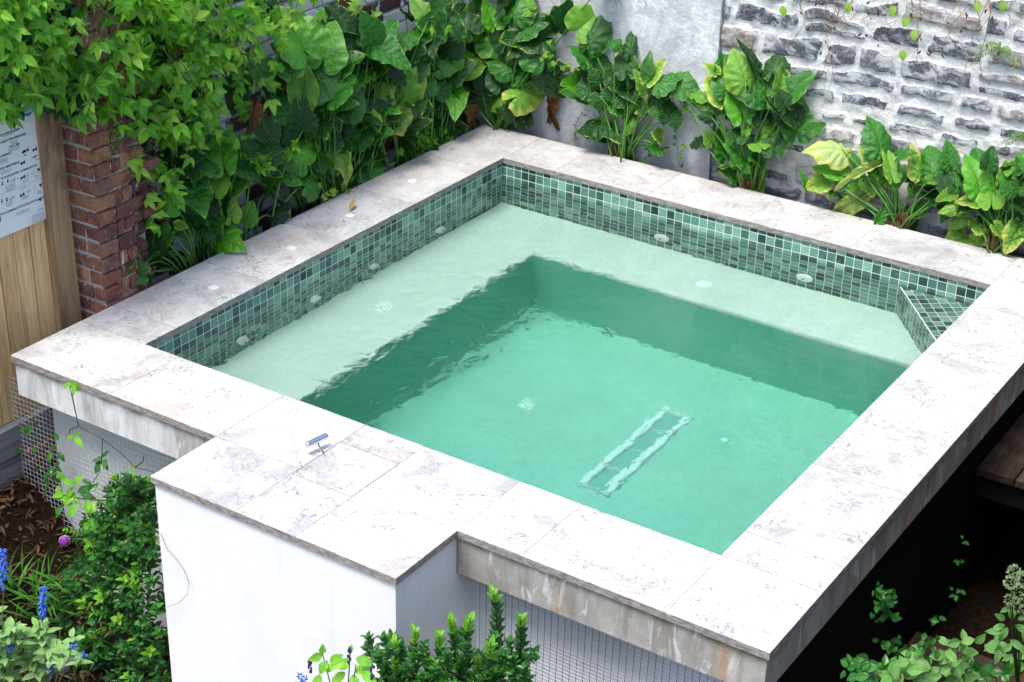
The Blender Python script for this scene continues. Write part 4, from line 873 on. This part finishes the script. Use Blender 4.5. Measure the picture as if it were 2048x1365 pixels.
MSY = m_leaf('shrub_leaf_new', (.11, .38, .02), (.19, .52, .03), (.32, .62, .06), (.25, .5, .12), .35, trans=.35)
MSG = m_leaf('sage_leaf', (.13, .30, .07), (.22, .42, .12), (.32, .52, .2), (.35, .5, .3), .6, trans=.25)
def shrub(name, label, poly, pl, n, ls, mats, nspr=4, L=.07, seed=1, wr=.5, back=.35, cat='shrub', depth=.25, frac=.15, whorl=2, base=None, stems=8):
    rr = random.Random(seed); a = MB(); b = MB(); c = MB(); s = MB()
    xs_ = [p[0] for p in poly]; ys_ = [p[1] for p in poly]; cnt = 0
    cx, cy_ = sum(xs_)/len(xs_), sum(ys_)/len(ys_)
    B0 = at(*(base or (cx, max(ys_)+60)), **pl); B0 = B0-Vector((0, 0, .0)); par = empty(name, B0, label, cat)
    while cnt < n:
        x, y = rr.uniform(min(xs_), max(xs_)), rr.uniform(min(ys_), max(ys_))
        if not inpoly(x, y, poly): continue
        cnt += 1; dp = rr.uniform(0, depth); P = at(x, y, **pl)-CD*dp*.6+CD*depth*.2
        d = Vector((rr.uniform(-.6, .6), rr.uniform(-.7, .3), rr.uniform(.1, 1.1)))
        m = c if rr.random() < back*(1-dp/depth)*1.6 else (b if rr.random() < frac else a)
        sprig(m, P, d, rr, nspr, L, ls, wr=wr, stem=s if rr.random() < .35 else None, whorl=whorl)
        if stems and cnt % max(1, n//stems) == 0: s.tube([B0+Vector((rr.gauss(0, .05), rr.gauss(0, .03), -.25)), B0.lerp(P, .5)+Vector((0, .03, 0)), P], .005, .002, 5)
    a.build('foliage', mats[0], par, smooth=True); b.build('young_foliage', mats[1], par, smooth=True); c.build('shaded_foliage', mats[2], par, smooth=True); s.build('branches', MWOODY, par)
    return par
shrub('glossy_shrub', 'dense dark glossy shrub in the corner between the base wall and the white block', [(235, 985), (275, 960), (310, 1010), (318, 1150), (335, 1180), (345, 1240), (350, 1380), (170, 1400), (110, 1380), (120, 1190), (170, 1110), (190, 1040), (215, 1010)], dict(y=-.66), 420, .042, (MS, MSY, MSD), 3, .06, 2, .5, back=.5, frac=.16, depth=.3)
shrub('glossy_shrub', 'upright bright-tipped shrub shoots rising through the netting beside the base wall', [(170, 1060), (215, 1040), (240, 985), (285, 955), (310, 985), (312, 1100), (250, 1180), (180, 1150)], dict(y=-.58), 190, .028, (MS, MSY, MSD), 6, .09, 8, .5, back=.3, frac=.4, depth=.15, whorl=3)
# climber
cl = empty('climbing_plant', at(200, 930, y=-.45), 'young climber with lime green leaves on dark stems hanging on the left netting', 'climber'); s = MB(); f = MB(); g_ = MB(); rr = random.Random(12)
pc = dict(y=-.46)
for pa in ([(140, 772), (148, 810), (157, 853), (205, 878), (203, 925), (196, 950), (186, 965)], [(157, 853), (140, 860), (138, 872)], [(205, 878), (240, 905), (270, 935), (310, 945)], [(270, 935), (285, 925), (288, 912)], [(120, 990), (180, 1000), (230, 1002), (262, 990), (300, 1000)], [(195, 1002), (215, 1012), (250, 1012)], [(66, 835), (72, 865)], [(180, 1010), (150, 1080), (170, 1130), (150, 1200)], [(160, 1060), (120, 1100)], [(0, 970), (30, 958), (80, 975)]):
    s.tube([at(x, y, **pc) for x, y in pa], .0032, .0018, 5)
def lf(mb, x, y, dx, dy, w_=.45, pl=pc):
    P = at(x, y, **pl); Q = near(x+dx, y+dy, P)-CD*rr.uniform(-.01, .03); blade(mb, P, Q-P, -CD+Vector((rr.uniform(-.4, .4), 0, rr.uniform(0, .8))), (Q-P).length, (Q-P).length*w_, rr.uniform(.05, .35), .3, 6, .85, rr)
for x, y, dx, dy, m in [(143, 765, -16, 12, f), (145, 765, 14, 14, f), (146, 768, 2, 22, f), (143, 766, 10, -4, f), (140, 772, 22, 10, f), (148, 872, 16, -8, f), (148, 872, -18, 6, f), (150, 874, 18, 18, f), (205, 915, -22, 8, g_), (205, 915, 12, -14, g_), (200, 920, -10, 28, g_), (208, 920, 6, 22, g_), (212, 918, -2, 20, g_),
   (262, 950, -20, 18, g_), (262, 945, 6, -16, f), (262, 950, 24, 14, f), (268, 960, 28, 18, f), (262, 968, -24, 8, f), (268, 970, 30, 6, f), (270, 968, -4, 34, f), (275, 975, 6, 34, f), (280, 980, 22, 24, f), (265, 985, -28, 10, f), (300, 990, 14, 22, f), (300, 1000, -6, 30, f), (305, 985, 10, 12, f), (262, 990, -12, 40, f),
   (150, 970, -28, -12, f), (150, 970, 14, -22, f), (145, 975, -14, 24, f), (155, 985, 28, -14, g_), (160, 985, 30, 12, g_), (150, 990, -26, 20, f), (140, 1000, -24, -6, f), (170, 1000, 14, 34, f), (180, 1002, 12, 38, f), (155, 1005, -18, 30, f), (130, 960, -12, -18, f), (130, 985, -26, 10, f), (125, 1010, -16, 26, g_), (175, 985, 22, -18, g_), (190, 1000, 26, 10, f), (120, 970, -8, 22, f), (165, 960, 20, 10, g_), (140, 985, 20, 16, f), (128, 995, 20, 20, f)]: lf(m, x, y, dx, dy)
for i in range(34): x, y = rr.choice(((55, 895), (60, 940), (100, 900), (105, 940), (75, 1020), (70, 1080), (50, 1090), (110, 870), (60, 850), (90, 960), (125, 910)));  lf(g_, x+rr.gauss(0, 9), y+rr.gauss(0, 9), rr.uniform(-14, 14), rr.uniform(8, 20), .55, dict(y=-.36))
s.build('stems', MWOODY, cl); f.build('young_foliage', MSY, cl, smooth=True); g_.build('foliage', MS, cl, smooth=True)
td = MB(); td.tube([at(x, y, y=BY0-.01) for x, y in ((322, 1068), (335, 1100), (350, 1115), (368, 1140), (378, 1165), (374, 1190), (360, 1205), (330, 1216))], .0018, .001, 5); o = td.build('vine_tendril', MTAN); tag(o, 'thin bare tendril curling across the left edge of the white block', 'tendril')
# salvias
MFL = plain('salvia_blue', (.05, .14, .62), .6, bump=0); MFD = plain('salvia_dark', (.02, .025, .09), .6)
def salvia(px, py, label, spikes, leafc, pl, n, seed):
    rr = random.Random(seed); B0 = at(px, py, **pl); par = empty('blue_salvia', B0, label, 'flower', 'blue salvias'); f = MB(); s = MB()
    for (x, y0, y1, k) in spikes:
        a = at(x, y0, **pl); c = at(x+rr.uniform(-3, 3), y1, **pl); fl = MB(); s.tube([c, c.lerp(B0, .5), B0], .002, .0025, 4)
        for i in range(k):
            t = rr.random()**1.0; p = a.lerp(c, t); ang = rr.uniform(0, 6.3); r = .004+.012*math.sin(math.pi*min(1, t*.8+.15)); o = Vector((math.cos(ang), math.sin(ang), rr.uniform(-.2, .5))); blade(fl, p+o*r*.4, o, Vector((0, 0, 1)), r*1.1, .009, .5, .6, 3)
            if i % 2 == 0: fl.ball(p+o*r*.6, .0035, 6, 4)
        fl.build('flower_spike', MFL, par)
    for i in range(n):
        x, y = rr.gauss(leafc[0], leafc[2]), rr.gauss(leafc[1], leafc[3]); P = at(x, y, **pl); sprig(f, P, Vector((rr.uniform(-.5, .5), rr.uniform(-.6, .2), 1)), rr, 2, .03, rr.uniform(.05, .075), wr=.48, tipup=.25, curl=.35)
        s.tube([B0, P], .0022, .0018, 4)
    f.build('foliage', MSG, par, smooth=True); s.build('stems', MSTEM, par)
salvia(90, 1440, 'blue flowering salvia with pale leaves, the right one in the bottom left corner', [(87, 1172, 1240, 90), (100, 1295, 1355, 90)], (85, 1305, 28, 28), dict(y=-1.12), 34, 3)
salvia(0, 1440, 'blue flowering salvia cut off by the left edge of the picture', [(5, 1098, 1180, 90), (20, 1258, 1305, 60)], (10, 1300, 26, 50), dict(y=-1.2), 30, 6)
salvia(165, 1460, 'small dark salvia spike in front of the glossy shrub', [(148, 1285, 1330, 26), (168, 1305, 1322, 16)], (150, 1420, 14, 16), dict(y=-.95), 3, 8)
gr = MB(); rr = random.Random(9)
for i in range(150):
    P = at(rr.uniform(-20, 130), rr.uniform(1150, 1290), y=-.75); d = Vector((rr.uniform(-.8, 1), rr.uniform(-.8, .4), rr.uniform(.2, 1.1))); blade(gr, P, d, Vector((0, -.4, 1)), rr.uniform(.08, .2), rr.uniform(.006, .012), rr.uniform(.2, .7), .3, 6, .8)
o = gr.build('grass', m_leaf('grass_blade', (.02, .14, .012), (.06, .26, .02), (.14, .4, .05), trans=.3), smooth=True); tag(o, 'green strappy grass below the netting at the left', 'grass', kind='stuff')
# leaf litter
lt = MB(); rr = random.Random(21)
for i in range(5000):
    x, y = rr.uniform(-1.0, .9), rr.uniform(-1.6, .3); z = -1.32+ground_h(x, y)+rr.uniform(.0, .025)
    if x > 3.2: pass
    blade(lt, (x, y, z), Vector((rr.uniform(-1, 1), rr.uniform(-1, 1), rr.uniform(-.2, .4))), Vector((rr.uniform(-.5, .5), rr.uniform(-.5, .5), 1)), rr.uniform(.02, .07), rr.uniform(.004, .018), rr.uniform(-.3, .6), .4, 3)
o = lt.build('leaf_litter', m_leaf('litter', (.05, .024, .012), (.12, .06, .028), (.3, .17, .08), (.25, .14, .06), .8, trans=.05)); tag(o, 'brown dry leaf litter covering the ground', 'leaf litter', kind='stuff')
def ground_at(px, py):
    t = 4.0; v = (at(px, py, z=-1.)-CAM).normalized()
    while t < 14:
        p = CAM+v*t
        if p.z < -1.32+ground_h(p.x, p.y): return p
        t += .005
bl_ = empty('play_ball', ground_at(131, 1090)+Vector((0, 0, .022)), 'small red and purple ball lying behind the netting on the mulch', 'ball'); P = bl_.location.copy()
b = MB(); b.ball(P, .027, 18, 12); b.build('shell', plain('ball_red', (.6, .06, .03), .4), bl_, smooth=True)
b = MB(); b.disc(P+Vector((.45, -.6, .4)).normalized()*.013, (.45, -.6, .4), .0235, .014, 20, dome=.003); b.build('purple_cap', plain('ball_purple', (.25, .02, .35), .4), bl_, smooth=True)
b = MB(); nn_ = Vector((.45, -.6, .4)).normalized(); a_ = nn_.orthogonal().normalized(); c_ = nn_.cross(a_); b.tube([P+nn_*.0125+(a_*math.cos(k*math.tau/20)+c_*math.sin(k*math.tau/20))*.0243 for k in range(21)], .0018, seg=5); b.build('white_band', MPLAST, bl_)
b = MB(); b.ball(at(118, 1325, y=-.95), .055, 18, 12, (1, .9, .75), .3); o = b.build('stone', plain('grey_stone', (.24, .23, .22), .9, bump=.004), smooth=True); tag(o, 'rounded grey stone among the salvia leaves', 'stone')

# ---- bottom centre shoots
bs = empty('euonymus_shrub', at(930, 1500, y=-1.0), 'upright dark green shrub shoots with bright lime tips in front of the white block', 'shrub'); a = MB(); c = MB(); s = MB(); rr = random.Random(17)
tips = [(805, 850), (955, 770), (1200, 700), (1345, 690), (1505, 500), (1695, 680), (1490, 860), (1120, 800), (720, 960), (815, 980), (1010, 930), (945, 1010), (1490, 1070), (1740, 1070), (1015, 1100), (1150, 1100), (1240, 1100), (1340, 1100), (870, 1090), (1080, 1000), (1280, 900), (1400, 980), (1180, 980), (1600, 1010)]
for i, (zx, zy) in enumerate(tips):
    x, y = 560+zx/3.531, 1040+zy/3.531; q = -1.0+rr.uniform(-.06, .06); top = at(x, y, y=q); bot = at(x+rr.uniform(-30, 10)+(925-x)*.25, y+rr.uniform(170, 230), y=q+.04); n = int((top-bot).length/.017)
    bw = Vector((rr.uniform(-.035, .035), rr.uniform(-.03, .03), 0)); s.tube([bot, bot.lerp(top, .25)+bw*.7, bot.lerp(top, .5)+bw, bot.lerp(top, .75)+bw*.7, top], .0035, .0015, 5)
    d = (top-bot).normalized(); a0 = d.orthogonal().normalized(); b0 = d.cross(a0)
    for k in range(n):
        t = k/n; p = bot.lerp(top, t)+bw*math.sin(math.pi*t)
        m = c if t > .84 else a
        for h in range(3): an = math.tau*h/3+k*1.05; o = a0*math.cos(an)+b0*math.sin(an); blade(m, p, o+d*(.35+t*.6)+Vector((rr.uniform(-.2,.2), rr.uniform(-.2,.2), 0)), d-o*.3, rr.uniform(.034, .052)*(1.15-.4*t), .021, -.15, .3, 4, .95, rr)
for i in range(75):
    x, y = rr.uniform(740, 1060), rr.uniform(1300, 1420); sprig(a, at(x, y, y=-1.0)+CD*rr.uniform(-.1, .12), Vector((rr.uniform(-.5, .5), rr.uniform(-.4, .3), 1)), rr, 5, .06, .036, whorl=3)
a.build('foliage', MS, bs, smooth=True); c.build('young_foliage', MSY, bs, smooth=True); s.build('branches', MWOODY, bs)
pg = empty('broadleaf_plant', at(690, 1500, y=-1.15), 'light green broad leaved plant with dark flower buds in front of the white block', 'plant'); f = MB(); s = MB(); k_ = MB(); rr = random.Random(2); pc = dict(y=-1.15)
for x, y, dx, dy in ((645, 1310, -26, 8), (645, 1308, 2, -20), (660, 1325, 26, -16), (655, 1322, -18, 26), (690, 1320, -30, 14), (700, 1308, 2, -18), (712, 1318, 34, 8), (710, 1345, 36, -12), (690, 1345, -24, 18), (640, 1350, -10, 26), (705, 1350, 10, 30), (725, 1345, 28, 18), (665, 1355, 20, 20), (680, 1340, 20, -24), (650, 1340, 20, -10), (740, 1360, 14, 10)): lf(f, x, y, dx, dy, .62, pc)
for pa in ((645, 1308, 690, 1480), (700, 1310, 690, 1480), (712, 1330, 690, 1480)): s.tube([at(pa[0], pa[1], **pc), at(pa[2], pa[3], **pc)], .002, .003, 4)
for (x, y, l) in ((698, 1295, 34), (745, 1330, 30), (620, 1320, 24)):
    for i in range(16): P = at(x+rr.uniform(-3, 3), y+rr.uniform(0, l), **pc); k_.ball(P, .0042, 6, 4, (1, 1, 1.8))
f.build('foliage', MSY, pg, smooth=True); s.build('stems', MWOODY, pg); k_.build('dark_buds', MFD, pg)
bf = MB()
for i in range(30): blade(bf, at(rr.uniform(598, 618), rr.uniform(1348, 1375), **pc), Vector((rr.uniform(-1, 1), -.3, rr.uniform(-.6, 1))), Vector((0, -1, 0)), .018, .007, .3, .4, 3)
bf.build('blue_flowers', MFL, pg)

# ---- bottom right
MR1 = m_leaf('pale_leaf', (.09, .26, .06), (.15, .38, .08), (.26, .5, .15), (.3, .55, .2), .4, trans=.3)
rr = random.Random(31)
rp = empty('pale_leafed_plant', at(1850, 1480, x=3.62), 'low light green broad leaved plants in the bottom right corner under the beam', 'plant'); f = MB(); g_ = MB(); s = MB(); pc = dict(x=3.60)
for (x, y, n, r, m, pl) in ((1915, 1295, 5, 30, f, 3.62), (1885, 1322, 5, 30, f, 3.62), (1930, 1320, 4, 24, f, 3.62), (1990, 1300, 4, 26, f, 3.7), (1830, 1330, 6, 34, f, 3.6), (1800, 1345, 6, 34, f, 3.6), (1760, 1335, 6, 30, g_, 3.56), (1725, 1350, 6, 30, g_, 3.56), (1700, 1340, 4, 24, g_, 3.52), (1860, 1350, 6, 30, f, 3.62), (1905, 1355, 6, 30, f, 3.62), (1950, 1350, 6, 28, g_, 3.62), (2000, 1350, 5, 30, g_, 3.7), (1850, 1290, 4, 18, g_, 3.6), (1835, 1300, 4, 18, g_, 3.6), (2035, 1330, 5, 30, f, 3.7), (1780, 1300, 3, 16, g_, 3.5),
      (1755, 1180, 4, 14, g_, 3.36), (1778, 1195, 5, 16, g_, 3.36), (1765, 1215, 5, 16, g_, 3.36), (1780, 1235, 4, 18, g_, 3.36), (1755, 1240, 3, 14, g_, 3.36), (1770, 1285, 4, 14, g_, 3.36), (1790, 1290, 4, 16, g_, 3.36), (1915, 1185, 3, 12, g_, 3.4), (1870, 1240, 3, 12, g_, 3.4), (1922, 1125, 2, 10, g_, 3.4), (1930, 1080, 2, 10, g_, 3.4)):
    for i in range(int(n*2.2)): an = rr.uniform(0, 6.3); lf(m, x+rr.gauss(0, r*.45), y+rr.gauss(0, r*.4), r*math.cos(an), r*.8*math.sin(an), .62, dict(x=pl))
    if r > 22: s.tube([at(x, y, x=pl), at(x+10, y+200, x=pl)], .002, .003, 4)
f.build('foliage', MR1, rp, smooth=True); g_.build('shaded_foliage', MS, rp, smooth=True); s.build('stems', MWOODY, rp)
hy = empty('flowering_shrub', at(2030, 1420, x=3.8), 'shrub with pale green flower heads at the right edge above the broad leaves', 'shrub'); f = MB(); s = MB(); h = MB()
for x, y, dx, dy in ((2010, 1250, -28, 10), (2015, 1255, -20, 26), (2005, 1265, -34, -2), (2035, 1240, 24, -10), (2030, 1250, 26, 14), (1998, 1280, -30, 22), (2020, 1280, 26, 20), (2010, 1240, -24, -14), (2040, 1290, 20, 28), (2020, 1215, -22, 8), (2040, 1220, 18, 12), (2000, 1300, -12, 28), (2025, 1310, -22, 10), (2025, 1240, -6, -30), (2045, 1260, 10, 30)): lf(f, x, y, dx, dy, .45, dict(x=3.8))
for (x, y, r) in ((2030, 1145, 14), (2045, 1160, 16), (2022, 1165, 12), (2040, 1185, 16), (2020, 1200, 10), (2052, 1200, 14), (2030, 1215, 12)):
    c0 = at(x, y, x=3.8)
    for i in range(60):
        d = Vector((rr.gauss(0, 1), rr.gauss(0, 1), rr.gauss(0, 1))).normalized(); blade(h, c0+d*r/650, d+Vector((0, 0, .3)), Vector((rr.uniform(-1, 1), rr.uniform(-1, 1), .3)), .012, .009, .4, .5, 2)
    s.tube([c0, at(2035, 1400, x=3.8)], .003, .004, 4)
f.build('foliage', MR1, hy, smooth=True); h.build('flower_heads', m_leaf('floret', (.4, .6, .28), (.5, .7, .36), (.6, .78, .45), trans=.35), hy); s.build('stems', MSTEM, hy)

# twigs and leaf crumbs fallen on the coping
db = MB(); rr = random.Random(77)
for (x, y) in [(1305, 347), (1335, 390), (1502, 395), (1905, 523), (2035, 532), (700, 400), (655, 415), (690, 445), (900, 300), (770, 350), (1020, 262), (1060, 262), (820, 335), (1940, 515), (1960, 500), (460, 505), (480, 500), (1505, 380), (1480, 372), (1275, 318), (1560, 405), (1720, 440)]:
    p = at(x, y, z=.002)
    if not (X0 < p.x < X1 and Y0 < p.y < Y1): continue
    if rr.random() < .5: blade(db, p, Vector((rr.uniform(-1, 1), rr.uniform(-1, 1), .1)), Vector((0, 0, 1)), rr.uniform(.015, .035), rr.uniform(.005, .011), -.3, .6, 3)
    else: q = p+Vector((rr.uniform(-.04, .04), rr.uniform(-.04, .04), .001)); db.tube([p, p.lerp(q, .5)+Vector((.004, .003, .002)), q], .0012, .0006, 4)
tag(db.build('leaf_debris', MTAN, smooth=True), 'small dry twigs and leaf crumbs scattered on the back and left coping', 'leaf debris', kind='stuff')
